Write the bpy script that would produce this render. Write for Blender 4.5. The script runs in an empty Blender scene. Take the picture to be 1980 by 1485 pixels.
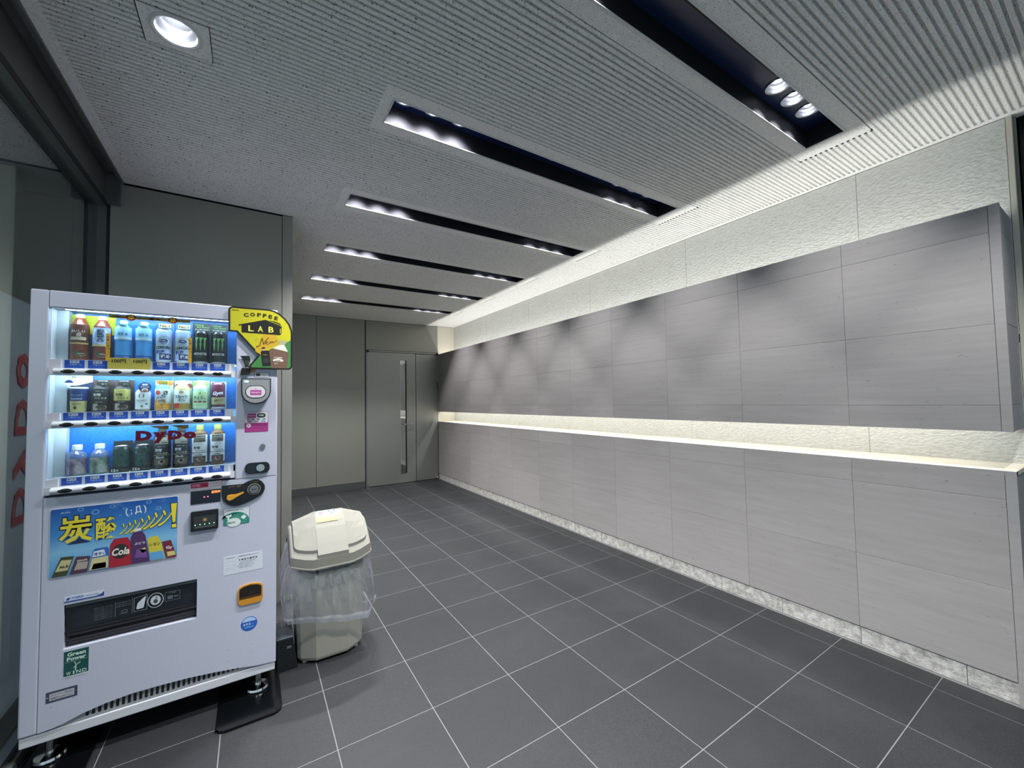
import bpy, bmesh, math, random
from mathutils import Matrix, Vector
random.seed(7)
SC = bpy.context.scene
COL = SC.collection
PI = math.pi

# ------------------------------------------------------------------ camera
F_PX, YAW, PITCH, ROLL = 787.97, 0.568847, 0.0403317, -0.0177326
CAM = Vector((-0.29913, -2.20253, 1.37851))
fw = Vector((math.sin(YAW) * math.cos(PITCH), math.cos(YAW) * math.cos(PITCH), math.sin(PITCH)))
r0 = Vector((math.cos(YAW), -math.sin(YAW), 0))
u0 = r0.cross(fw)
rt = math.cos(ROLL) * r0 + math.sin(ROLL) * u0
up = -math.sin(ROLL) * r0 + math.cos(ROLL) * u0
cd = bpy.data.cameras.new('camera')
cd.sensor_fit = 'HORIZONTAL'; cd.sensor_width = 36.0
cd.lens = F_PX * 36.0 / 1980.0
cd.clip_start = 0.02
cam = bpy.data.objects.new('camera', cd); COL.objects.link(cam)
M = Matrix((rt, up, -fw)).transposed().to_4x4(); M.translation = CAM
cam.matrix_world = M
SC.camera = cam

# ------------------------------------------------------------------ light levels / exposure
SC.view_settings.view_transform = 'Standard'
SC.view_settings.look = 'None'
SC.view_settings.gamma = 1.0
SC.view_settings.use_curve_mapping = False
SC.view_settings.exposure = 0.85
SPOT_W = (56.0, 17.0)  # recessed lamps at the left and at the right end of a slot, watts
DOWN_W = 30.0         # single round downlight
COVE_UP_W = 19.0      # strip above the stone slab, shining up
COVE_DN_W = 14.0      # strip above the niche, shining down
OUT_W = 120.0
LAMP_COL = (1.0, 0.985, 0.965)
STRIP_COL = (1.0, 1.0, 0.96)
w = bpy.data.worlds.new('night'); SC.world = w; w.use_nodes = True
w.node_tree.nodes['Background'].inputs[0].default_value = (0.66, 0.73, 0.86, 1)
w.node_tree.nodes['Background'].inputs[1].default_value = 1.3

SC.cycles.max_bounces = 6; SC.cycles.diffuse_bounces = 3; SC.cycles.glossy_bounces = 3
SC.cycles.transmission_bounces = 4; SC.cycles.transparent_max_bounces = 10
SC.cycles.caustics_reflective = False; SC.cycles.caustics_refractive = False

# ------------------------------------------------------------------ materials
def lin(h):
    h = h.lstrip('#')
    c = [int(h[i:i + 2], 16) / 255 for i in (0, 2, 4)]
    return tuple(x / 12.92 if x <= 0.04045 else ((x + 0.055) / 1.055) ** 2.4 for x in c) + (1.0,)
MATS = {}
def mat(name, col='#808080', rough=0.5, metal=0.0, spec=0.5, emit=None, es=0.0, alpha=None, coat=0.0):
    if name in MATS: return MATS[name]
    m = bpy.data.materials.new(name); m.use_nodes = True
    b = m.node_tree.nodes['Principled BSDF']
    b.inputs['Base Color'].default_value = lin(col)
    b.inputs['Roughness'].default_value = rough
    b.inputs['Metallic'].default_value = metal
    b.inputs['Specular IOR Level'].default_value = spec
    b.inputs['Coat Weight'].default_value = coat
    if emit:
        b.inputs['Emission Color'].default_value = lin(emit)
        b.inputs['Emission Strength'].default_value = es
    MATS[name] = m
    return m
def col(h, rough=0.5, metal=0.0):
    return mat('print_%s_%d_%d' % (h.lstrip('#'), rough * 100, metal * 100), h, rough, metal)
class NT:
    def __init__(s, m):
        s.t = m.node_tree; s.b = s.t.nodes['Principled BSDF']
    def n(s, kind, **kw):
        x = s.t.nodes.new(kind)
        for k, v in kw.items():
            if k.startswith('i_'):
                x.inputs[k[2:].replace('_', ' ')].default_value = v
            else: setattr(x, k, v)
        return x
    def l(s, a, b): s.t.links.new(a, b)
    def coords(s, scale=(1, 1, 1), per_object=True):
        tc = s.n('ShaderNodeTexCoord'); mp = s.n('ShaderNodeMapping')
        src = tc.outputs['Object']
        if per_object:
            oi = s.n('ShaderNodeObjectInfo'); ml = s.n('ShaderNodeMath', operation='MULTIPLY'); ml.inputs[1].default_value = 37.0
            s.l(oi.outputs['Random'], ml.inputs[0])
            ad = s.n('ShaderNodeVectorMath', operation='ADD')
            s.l(src, ad.inputs[0]); s.l(ml.outputs[0], ad.inputs[1]); src = ad.outputs[0]
        s.l(src, mp.inputs['Vector']); mp.inputs['Scale'].default_value = scale
        return mp.outputs[0]
    def noise(s, vec, scale, detail=4.0, rough=0.55):
        x = s.n('ShaderNodeTexNoise'); s.l(vec, x.inputs['Vector'])
        x.inputs['Scale'].default_value = scale; x.inputs['Detail'].default_value = detail; x.inputs['Roughness'].default_value = rough
        return x.outputs['Fac']
    def ramp(s, fac, stops):
        r = s.n('ShaderNodeValToRGB'); s.l(fac, r.inputs[0]); e = r.color_ramp.elements
        while len(e) < len(stops): e.new(0.5)
        for i, (p, c) in enumerate(stops): e[i].position = p; e[i].color = lin(c) if isinstance(c, str) else (c, c, c, 1)
        return r.outputs[0]
    def mix(s, a, b, fac, mode='MIX'):
        x = s.n('ShaderNodeMix', data_type='RGBA', blend_type=mode)
        if isinstance(fac, (int, float)): x.inputs[0].default_value = fac
        else: s.l(fac, x.inputs[0])
        for v, k in ((a, 6), (b, 7)):
            if isinstance(v, str): x.inputs[k].default_value = lin(v)
            elif isinstance(v, tuple): x.inputs[k].default_value = v
            else: s.l(v, x.inputs[k])
        return x.outputs[2]
    def bump(s, h, strength, dist):
        b = s.n('ShaderNodeBump'); b.inputs['Strength'].default_value = strength; b.inputs['Distance'].default_value = dist
        s.l(h, b.inputs['Height']); s.l(b.outputs[0], s.b.inputs['Normal'])
    def objrand(s): return s.n('ShaderNodeObjectInfo').outputs['Random']
    def color(s, c): s.l(c, s.b.inputs['Base Color'])

def make_stone(name, lo, hi, seed_scale=1.0):
    m = mat(name, hi, 0.55); t = NT(m)
    v = t.coords((3, 1.2, 16))
    g = t.noise(v, 2.2, 8, 0.62)
    base = t.ramp(g, [(0.3, lo), (0.7, hi)])
    v2 = t.coords((14, 14, 40)); sp = t.noise(v2, 2.0, 3, 0.6)
    pits = t.ramp(sp, [(0.66, 0.0), (0.74, 1.0)])
    c = t.mix(base, '#858484', pits); 
    fac = t.n('ShaderNodeMapRange'); t.l(t.objrand(), fac.inputs[0]); fac.inputs[3].default_value = 0.93; fac.inputs[4].default_value = 1.03
    gx = t.n('ShaderNodeCombineColor'); [t.l(fac.outputs[0], gx.inputs[i]) for i in range(3)]
    t.color(t.mix(c, gx.outputs[0], 1.0, 'MULTIPLY'))
    t.bump(g, 0.05, 0.003)
    return m
STONE = make_stone('grey_limestone', '#9c9999', '#a6a3a4')
def make_rough(name, lo, hi, amp):
    m = mat(name, hi, 0.8); t = NT(m)
    v = t.coords((1, 0.55, 1.0), False)
    a = t.noise(v, 80, 5, 0.62)
    b = t.noise(t.coords((1, 1, 1), False), 9, 3, 0.5)
    t.color(t.mix(t.ramp(a, [(0.25, lo), (0.6, hi)]), '#e0e1dd', b))
    t.bump(a, 1.0, amp)
    return m
ROUGH = make_rough('split_face_stone', '#b9b9b2', '#deded8', 0.009)
def make_granite():
    m = mat('rough_skirting_granite', '#b9b8b4', 0.6); t = NT(m)
    v = t.coords((1, 1, 1)); a = t.noise(v, 28, 6, 0.65)
    t.color(t.ramp(a, [(0.3, '#8e8d8a'), (0.5, '#bdbcb8'), (0.7, '#dad9d5')])); t.bump(a, 0.7, 0.01)
    return m
GRANITE = make_granite()
CREAM = make_stone('cream_shelf_stone', '#d9d2c0', '#e6e0d0')
def make_tile():
    m = mat('charcoal_floor_tile', '#2a2c2f', 0.5, 0, 0.3); t = NT(m)
    v = t.coords((1, 1, 1)); a = t.noise(v, 240, 2, 0.5); b = t.noise(v, 3.0, 4, 0.6)
    c = t.ramp(a, [(0.3, '#1f2124'), (0.7, '#2e3033')])
    c = t.mix(c, '#36383b', t.ramp(b, [(0.5, 0.0), (0.85, 0.45)]))
    fac = t.n('ShaderNodeMapRange'); t.l(t.objrand(), fac.inputs[0]); fac.inputs[3].default_value = 0.92; fac.inputs[4].default_value = 1.04
    gx = t.n('ShaderNodeCombineColor'); [t.l(fac.outputs[0], gx.inputs[i]) for i in range(3)]
    t.color(t.mix(c, gx.outputs[0], 1.0, 'MULTIPLY'))
    r = t.ramp(b, [(0.2, 0.52), (0.8, 0.42)]); t.l(r, t.b.inputs['Roughness'])
    t.bump(a, 0.12, 0.002)
    return m
TILE = make_tile()
GROUT = mat('pale_grout', '#6c6d6f', 0.8)
def make_board():
    m = mat('mineral_fibre_board', '#b9bcbd', 0.85); t = NT(m)
    v = t.coords((1.0, 1.7, 1.0), False)
    a = t.noise(v, 150, 2, 0.5); b = t.noise(v, 40, 3, 0.6)
    k = t.ramp(a, [(0.335, 1.0), (0.37, 0.0)])
    t.color(t.mix(t.ramp(b, [(0.3, '#e0dfdc'), (0.7, '#ebeae7')]), '#56595c', k))
    return m
BOARD = make_board()
def make_panel(name, c, rough, metal):
    m = mat(name, c, rough, metal); t = NT(m)
    v = t.coords((120, 120, 1.5), False); a = t.noise(v, 2.0, 2, 0.5)
    r = t.ramp(a, [(0.3, rough - 0.03), (0.7, rough + 0.03)]); t.l(r, t.b.inputs['Roughness'])
    return m
STEEL = make_panel('grey_steel_panel', '#979790', 0.42, 0.55)
DOORSTEEL = make_panel('satin_door_steel', '#9b9d99', 0.38, 0.7)
DARKSTEEL = make_panel('dark_window_metal', '#5d605f', 0.45, 0.4)
CHROME = mat('chrome', '#d5d7d8', 0.12, 1.0)
BLACK = mat('black_gap', '#050608', 0.6)
FRAMEW = mat('pale_light_frame', '#c9cccc', 0.4)
TROUGHIN = mat('trough_satin_side', '#1f2026', 0.75, 0.0, 0.12)
TROUGHTOP = mat('trough_navy_roof', '#1a2c58', 0.3)  # blue reflected glow put into the roof colour
REFL = mat('lamp_reflector', '#a2a4aa', 0.33, 1.0)
def emitter(name, c, s):
    m = mat(name, '#000000', 0.5, emit=c, es=s); return m
LENS = emitter('lamp_glow', '#f2f8ff', 24.0)
VMLED = emitter('display_led', '#dcf6ff', 36.0)
def glassmat(name, tint, refl=0.08, rough=0.0, veil=0.0, ior=1.45):
    if name in MATS: return MATS[name]
    m = bpy.data.materials.new(name); m.use_nodes = True; nt = m.node_tree; nt.nodes.clear()
    o = nt.nodes.new('ShaderNodeOutputMaterial'); tr = nt.nodes.new('ShaderNodeBsdfTransparent'); gl = nt.nodes.new('ShaderNodeBsdfGlossy')
    tr.inputs[0].default_value = lin(tint); gl.inputs['Roughness'].default_value = rough
    fr = nt.nodes.new('ShaderNodeLayerWeight'); fr.inputs['Blend'].default_value = 0.5
    pw = nt.nodes.new('ShaderNodeMath'); pw.operation = 'POWER'; pw.inputs[1].default_value = 4.0
    nt.links.new(fr.outputs['Facing'], pw.inputs[0])
    mx = nt.nodes.new('ShaderNodeMixShader'); ad = nt.nodes.new('ShaderNodeMath'); ad.operation = 'ADD'; ad.inputs[1].default_value = refl + 0.03; ad.use_clamp = True
    nt.links.new(pw.outputs[0], ad.inputs[0]); nt.links.new(ad.outputs[0], mx.inputs[0]); nt.links.new(tr.outputs[0], mx.inputs[1]); nt.links.new(gl.outputs[0], mx.inputs[2])
    out = mx.outputs[0]
    if veil:
        df = nt.nodes.new('ShaderNodeBsdfDiffuse'); df.inputs[0].default_value = (0.85, 0.88, 0.92, 1)
        m2 = nt.nodes.new('ShaderNodeMixShader'); m2.inputs[0].default_value = veil
        nt.links.new(out, m2.inputs[1]); nt.links.new(df.outputs[0], m2.inputs[2]); out = m2.outputs[0]
    nt.links.new(out, o.inputs[0]); MATS[name] = m
    return m
GLASS = glassmat('window_glass', '#d4dcda', 0.16)
VMGLASS = glassmat('display_glass', '#f4f8f8', 0.0, 0.0)
FILM = glassmat('bag_film', '#eef1f5', 0.05, 0.07, 0.07)
PET = glassmat('clear_pet', '#e6ecf0', 0.04, 0.05, 0.12)

# ------------------------------------------------------------------ mesh builder
_glyph = {}
def glyphs(s, bold):
    k = (s, bold)
    if k in _glyph: return _glyph[k]
    c = bpy.data.curves.new('txt', 'FONT'); c.body = s; c.resolution_u = 2; c.offset = bold
    o = bpy.data.objects.new('txt', c)
    m = bpy.data.meshes.new_from_object(o)
    v = [(p.co.x, p.co.y) for p in m.vertices]; f = [tuple(p.vertices) for p in m.polygons]
    bpy.data.objects.remove(o); bpy.data.curves.remove(c); bpy.data.meshes.remove(m)
    if v:
        x0 = min(p[0] for p in v); x1 = max(p[0] for p in v); y0 = min(p[1] for p in v); y1 = max(p[1] for p in v)
    else: x0 = y0 = 0; x1 = y1 = 1
    _glyph[k] = (v, f, x0, x1, y0, y1)
    return _glyph[k]
ORG = {}
def annulus(b, cx, cy, r, x0, x1, y0, y1, z, m):
    # rectangle with a round hole, facing down
    an = sorted([2 * PI * i / 32 for i in range(32)] + [math.atan2(yy - cy, xx - cx) % (2 * PI) for xx in (x0, x1) for yy in (y0, y1)])
    vs = []; n = len(an)
    for a in an:
        c, s = math.cos(a), math.sin(a)
        f = min((x1 - cx if c > 0 else cx - x0) / max(abs(c), 1e-9), (y1 - cy if s > 0 else cy - y0) / max(abs(s), 1e-9))
        vs += [(cx + r * c, cy + r * s, z), (cx + f * c, cy + f * s, z)]
    b.add(vs, [(2 * i, 2 * ((i + 1) % n), 2 * ((i + 1) % n) + 1, 2 * i + 1) for i in range(n)], m)
class MB:
    def __init__(s, T=(0, 0, 0)):
        s.v = []; s.f = []; s.m = []; s.sm = []; s.mats = []; s.T = T
    def mi(s, m):
        if isinstance(m, str): m = col(m)
        if m not in s.mats: s.mats.append(m)
        return s.mats.index(m)
    def add(s, vs, fs, m, smooth=False):
        b = len(s.v); k = s.mi(m)
        s.v += [(x + s.T[0], y + s.T[1], z + s.T[2]) for x, y, z in vs]
        for f in fs: s.f.append(tuple(i + b for i in f)); s.m.append(k); s.sm.append(smooth)
        return s
    def box(s, x0, x1, y0, y1, z0, z1, m):
        return s.add([(x0, y0, z0), (x1, y0, z0), (x1, y1, z0), (x0, y1, z0), (x0, y0, z1), (x1, y0, z1), (x1, y1, z1), (x0, y1, z1)],
                     [(0, 3, 2, 1), (4, 5, 6, 7), (0, 1, 5, 4), (1, 2, 6, 5), (2, 3, 7, 6), (3, 0, 4, 7)], m)
    def prism(s, pts, ax, c0, c1, m, smooth=False):
        # pts CCW; ax 'y': pts are (x,z) seen from -Y; 'z': (x,y) seen from +Z; 'x': (y,z) seen from +X
        n = len(pts)
        def P(p, c):
            return (p[0], c, p[1]) if ax == 'y' else ((p[0], p[1], c) if ax == 'z' else (c, p[0], p[1]))
        vs = [P(p, c0) for p in pts] + [P(p, c1) for p in pts]
        lo = tuple(range(n)); hi = tuple(range(n, 2 * n))
        fs = [lo, hi[::-1]] if ax == 'y' else [lo[::-1], hi]
        b = [(i, (i + 1) % n, n + (i + 1) % n, n + i) for i in range(n)]
        if ax == 'y': b = [q[::-1] for q in b]
        s.add(vs, fs, m); s.add(vs, b, m, smooth)
        return s
    def flat(s, pts, y, m, xf=None):
        if xf: return s.add([xf(x, z) for x, z in pts], [tuple(range(len(pts)))], m)
        return s.add([(x, y, z) for x, z in pts], [tuple(range(len(pts)))], m)
    def rect(s, x0, x1, z0, z1, y, m): return s.flat([(x0, z0), (x1, z0), (x1, z1), (x0, z1)], y, m)
    def disc(s, cx, cz, rx, rz, y, m, n=24): return s.flat([(cx + rx * math.cos(2 * PI * i / n), cz + rz * math.sin(2 * PI * i / n)) for i in range(n)], y, m)
    def ring(s, cx, cz, rx, rz, t, y, m, n=28):
        vs = []; fs = []
        for i in range(n):
            a = 2 * PI * i / n; c, d = math.cos(a), math.sin(a)
            vs += [(cx + rx * c, y, cz + rz * d), (cx + (rx - t) * c, y, cz + (rz - t) * d)]
        for i in range(n):
            j = (i + 1) % n; fs.append((2 * i, 2 * j, 2 * j + 1, 2 * i + 1))
        return s.add(vs, fs, m)
    def line(s, x0, z0, x1, z1, t, y, m):
        d = math.hypot(x1 - x0, z1 - z0) or 1; nx, nz = -(z1 - z0) / d * t / 2, (x1 - x0) / d * t / 2
        return s.flat([(x0 - nx, z0 - nz), (x1 - nx, z1 - nz), (x1 + nx, z1 + nz), (x0 + nx, z0 + nz)], y, m)
    def lathe(s, prof, m, cx=0, cy=0, n=24, smooth=True, sx=1, sy=1):
        vs = []; ms = m if isinstance(m, list) else [m] * (len(prof) - 1)
        for r, z in prof:
            for i in range(n):
                a = 2 * PI * i / n; vs.append((cx + r * sx * math.cos(a), cy + r * sy * math.sin(a), z))
        for k in range(len(prof) - 1):
            fs = [(k * n + i, k * n + (i + 1) % n, (k + 1) * n + (i + 1) % n, (k + 1) * n + i) for i in range(n)]
            s.add(vs[k * n:(k + 2) * n], [tuple(q - k * n for q in f) for f in fs], ms[k], smooth)
        return s
    def band(s, r, z0, z1, m, half=PI * 0.99, n=26):
        vs = []; fs = []
        for i in range(n + 1):
            a = -half + 2 * half * i / n; x, y = r * math.sin(a), -r * math.cos(a)
            vs += [(x, y, z0), (x, y, z1)]
        for i in range(n): fs.append((2 * i, 2 * i + 2, 2 * i + 3, 2 * i + 1))
        return s.add(vs, fs, m, True)
    def tube(s, pts, r, m, n=8, caps=True):
        P = [Vector(p) for p in pts]; vs = []
        for i, p in enumerate(P):
            d = (P[min(i + 1, len(P) - 1)] - P[max(i - 1, 0)]).normalized()
            a = d.orthogonal().normalized(); b = d.cross(a)
            if i and a.dot(pa) < 0.5:
                a = (pa - d * pa.dot(d)).normalized(); b = d.cross(a)
            pa = a
            for k in range(n):
                t = 2 * PI * k / n; vs.append(tuple(p + r * (math.cos(t) * a + math.sin(t) * b)))
        fs = [(i * n + k, i * n + (k + 1) % n, (i + 1) * n + (k + 1) % n, (i + 1) * n + k) for i in range(len(P) - 1) for k in range(n)]
        s.add(vs, fs, m, True)
        if caps: s.add(vs, [tuple(range(n))[::-1], tuple(range((len(P) - 1) * n, len(P) * n))], m)
        return s
    def text(s, t, x, z, y, m, h=None, w=None, bold=0.0, shear=0.0, rot=0.0, xf=None):
        v, f, x0, x1, y0, y1 = glyphs(t, bold)
        if not v: return s
        sx = (w / (x1 - x0)) if w else (h / (y1 - y0)); sz = (h / (y1 - y0)) if h else sx
        c, d = math.cos(rot), math.sin(rot); out = []
        for a, b in v:
            p = (a - (x0 + x1) / 2) * sx; q = (b - (y0 + y1) / 2) * sz; p += shear * q
            p, q = x + p * c - q * d, z + p * d + q * c
            out.append(xf(p, q) if xf else (p, y, q))
        return s.add(out, f, m)
    def vtext(s, t, x, z, step, y, m, h, bold=0.0, xf=None):
        for i, ch in enumerate(t):
            if ch == 'ー': s.flat([(x - h * .06, z - i * step - h * .45), (x + h * .06, z - i * step - h * .45), (x + h * .06, z - i * step + h * .45), (x - h * .06, z - i * step + h * .45)], y, m, xf)
            else: s.text(ch, x, z - i * step, y, m, h=h, w=h, bold=bold, xf=xf)
        return s
    def build(s, name, parent=None, bevel=0.0, bseg=2, origin=None):
        o_ = ORG[parent] if parent is not None else (origin or (0, 0, 0))
        me = bpy.data.meshes.new(name)
        me.from_pydata([(x - o_[0], y - o_[1], z - o_[2]) for x, y, z in s.v], [], s.f)
        for m in s.mats: me.materials.append(m)
        me.polygons.foreach_set('material_index', s.m); me.polygons.foreach_set('use_smooth', s.sm)
        me.validate(); me.update()
        ob = bpy.data.objects.new(name, me); COL.objects.link(ob)
        if parent is not None: ob.parent = parent
        else: ob.location = o_
        ORG[ob] = o_
        if bevel:
            b = ob.modifiers.new('bevel', 'BEVEL'); b.width = bevel; b.segments = bseg; b.limit_method = 'ANGLE'; b.angle_limit = 0.7
        return ob
def thing(name, label, cat, loc, group=None):
    o = bpy.data.objects.new(name, None); COL.objects.link(o); o.location = loc; o.empty_display_size = 0.05
    o['label'] = label; o['category'] = cat
    if group: o['group'] = group
    ORG[o] = tuple(loc)
    return o
def tag(o, label, cat, group=None):
    o['label'] = label; o['category'] = cat
    if group: o['group'] = group
    return o
def struct(o, label=None):
    o['kind'] = 'structure'
    if label: o['label'] = label
    return o
def sbox(name, x0, x1, y0, y1, z0, z1, m, parent=None, bevel=0.0):
    b = MB().box(x0, x1, y0, y1, z0, z1, m)
    org = ((x0 + x1) / 2, (y0 + y1) / 2, z0)
    return b.build(name, parent, bevel, origin=org)
def inst(src, loc, parent):
    o = src.copy(); COL.objects.link(o); o.parent = parent; o.location = loc; ORG[o] = ORG[src]
    return o

# ------------------------------------------------------------------ dimensions
H = 2.753; XS = 2.547; XR = 2.872; YF = 4.745; YE = -1.87; YB = -3.7
XW = -1.086; YP = 1.127; XP = -0.054
ZN0, ZN1, ZS = 1.025, 1.199, 2.237

# ------------------------------------------------------------------ floor
floor = struct(MB().box(-1.14, 3.2, YB, YF + 0.1, -0.12, -0.0006, GROUT).build('floor'), 'charcoal square floor tiles with pale joints')
ORG[floor] = (0, 0, 0)
def tile_mesh(w, d):
    b = MB().box(-w / 2, w / 2, -d / 2, d / 2, -0.008, 0.0, TILE); me = b.build('tile'); return me
_tm = {}
G = 0.0038
for i in range(-3, 8):
    for j in range(-9, 12):
        x0, x1, y0, y1 = i * .4, (i + 1) * .4, j * .4, (j + 1) * .4
        lo = -1.04 if y0 < YP - 0.01 else XP
        hi = XS - 0.012 if y1 > YE + .05 else 3.0
        x0 = max(x0, lo); x1 = min(x1, hi); y1 = min(y1, YF)
        if y0 < YP < y1 and x1 <= XP: y1 = YP
        if x1 - x0 < 0.02 or y1 - y0 < 0.02: continue
        k = (round(x1 - x0, 4), round(y1 - y0, 4))
        c = ((x0 + x1) / 2, (y0 + y1) / 2, 0)
        if k not in _tm:
            o = tile_mesh(k[0] - G, k[1] - G); o.parent = floor; o.location = c; _tm[k] = o; ORG[o] = (0, 0, 0)
        else: inst(_tm[k], c, floor)

# ------------------------------------------------------------------ ceiling
ceil = struct(MB().box(-1.14, 3.2, YB, YF + 0.1, H + 0.16, H + 0.24, BOARD).build('ceiling'), 'ribbed pale grey acoustic board ceiling')
PITCH_R = 0.0254
TX0, TX1 = 0.231, 2.307
TROUGH_Y = [-2.292, -1.3155, -0.328, 0.652, 1.632, 2.604, 3.585]  # first slot is added, unseen behind the camera, to light the machine front
TW = 0.094
BX0, BX1, BW = 0.186, 2.413, 0.163
def ribs(name, x0, x1, y0, y1, hole=None):
    b = MB(); n = int(round((y1 - y0) / PITCH_R)); p = (y1 - y0) / n
    zb = H + 0.012
    def sheet(a0, a1, c0, c1): b.box(a0, a1, c0, c1, zb, zb + 0.012, BOARD)
    def runs(yc):
        if hole and hole[2] - 0.004 < yc < hole[3] + 0.004: return [(x0, hole[0]), (hole[1], x1)]
        return [(x0, x1)]
    if hole:
        sheet(x0, hole[0], y0, y1); sheet(hole[1], x1, y0, y1); sheet(hole[0], hole[1], y0, hole[2]); sheet(hole[0], hole[1], hole[3], y1)
    else: sheet(x0, x1, y0, y1)
    for k in range(n):
        yc = y0 + (k + 0.5) * p
        for a, c in runs(yc):
            prof = [(-.0076, zb), (-.0070, H + .002), (-.005, H), (.005, H), (.0070, H + .002), (.0076, zb)]
            vs = [(xx, yc + q, zz) for xx in (a, c) for q, zz in prof]; m_ = len(prof)
            fs = [(i, i + 1, m_ + i + 1, m_ + i) for i in range(m_ - 1)] + [tuple(range(m_))[::-1], tuple(range(m_, 2 * m_))]
            b.add(vs, fs, BOARD)
    return b.build(name, ceil)
def plain(name, x0, x1, y0, y1, parent=None): return MB().box(x0, x1, y0, y1, H, H + 0.02, BOARD).build(name, parent or ceil)
RX1 = 2.838
DL = (-0.645, -0.437, -0.418, -0.232)      # plain square around the downlight
edges = [YB] + [v for c in TROUGH_Y for v in (c - BW, c + BW)] + [YF]
for k in range(len(edges) - 1):
    a, c = edges[k], edges[k + 1]
    if c - a < 0.03: continue
    band = k % 2 == 1
    def left(y): return -0.92 if y < YP - 0.02 else 0.0
    if band:
        if a < -0.3 < c: ribs('ribbed_board', -0.92, BX0, a, c, DL)
        else: ribs('ribbed_board', left((a + c) / 2), BX0, a, c)
        ribs('ribbed_board', BX1, RX1, a, c)
        t0, t1 = (a + c) / 2 - TW, (a + c) / 2 + TW
        b = MB().box(BX0, BX1, a, t0, H, H + .02, BOARD).box(BX0, BX1, t1, c, H, H + .02, BOARD)
        b.box(BX0, TX0, t0, t1, H, H + .02, BOARD).box(TX1, BX1, t0, t1, H, H + .02, BOARD); b.build('border_board', ceil)
        b = MB()
        n = int(round((c - a) / PITCH_R)); p = (c - a) / n
        for i in range(n + 1):
            yy = a + i * p
            b.box(BX1 + .001, BX1 + .014, yy - .0048, yy + .0048, H - .0006, H + .008, BLACK)
        b.build('groove_ends', ceil)
    elif a < YP < c:
        ribs('ribbed_board', -0.92, RX1, a, 1.085); plain('edge_strip', -0.92, -0.05, 1.085, YP)
        ribs('ribbed_board', 0.0, RX1, 1.085, c)
    else: ribs('ribbed_board', left((a + c) / 2), RX1, a, c)
cx, cy = -0.541, -0.335
b = MB(); annulus(b, cx, cy, .063, *DL, H, BOARD)
b.box(DL[0], DL[1], DL[2], DL[2] + .003, H, H + .03, BOARD).box(DL[0], DL[1], DL[3] - .003, DL[3], H, H + .03, BOARD).box(DL[0], DL[0] + .003, DL[2], DL[3], H, H + .03, BOARD).box(DL[1] - .003, DL[1], DL[2], DL[3], H, H + .03, BOARD)  # added unseen skirts that keep lamp light from leaking past the board
b.build('downlight_board', ceil)
plain('edge_strip', -0.966, -0.92, YB, YP); plain('edge_strip', RX1, XR + .06, YB, YF); plain('edge_strip', XP, 0.0, 1.085, YF)

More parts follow.
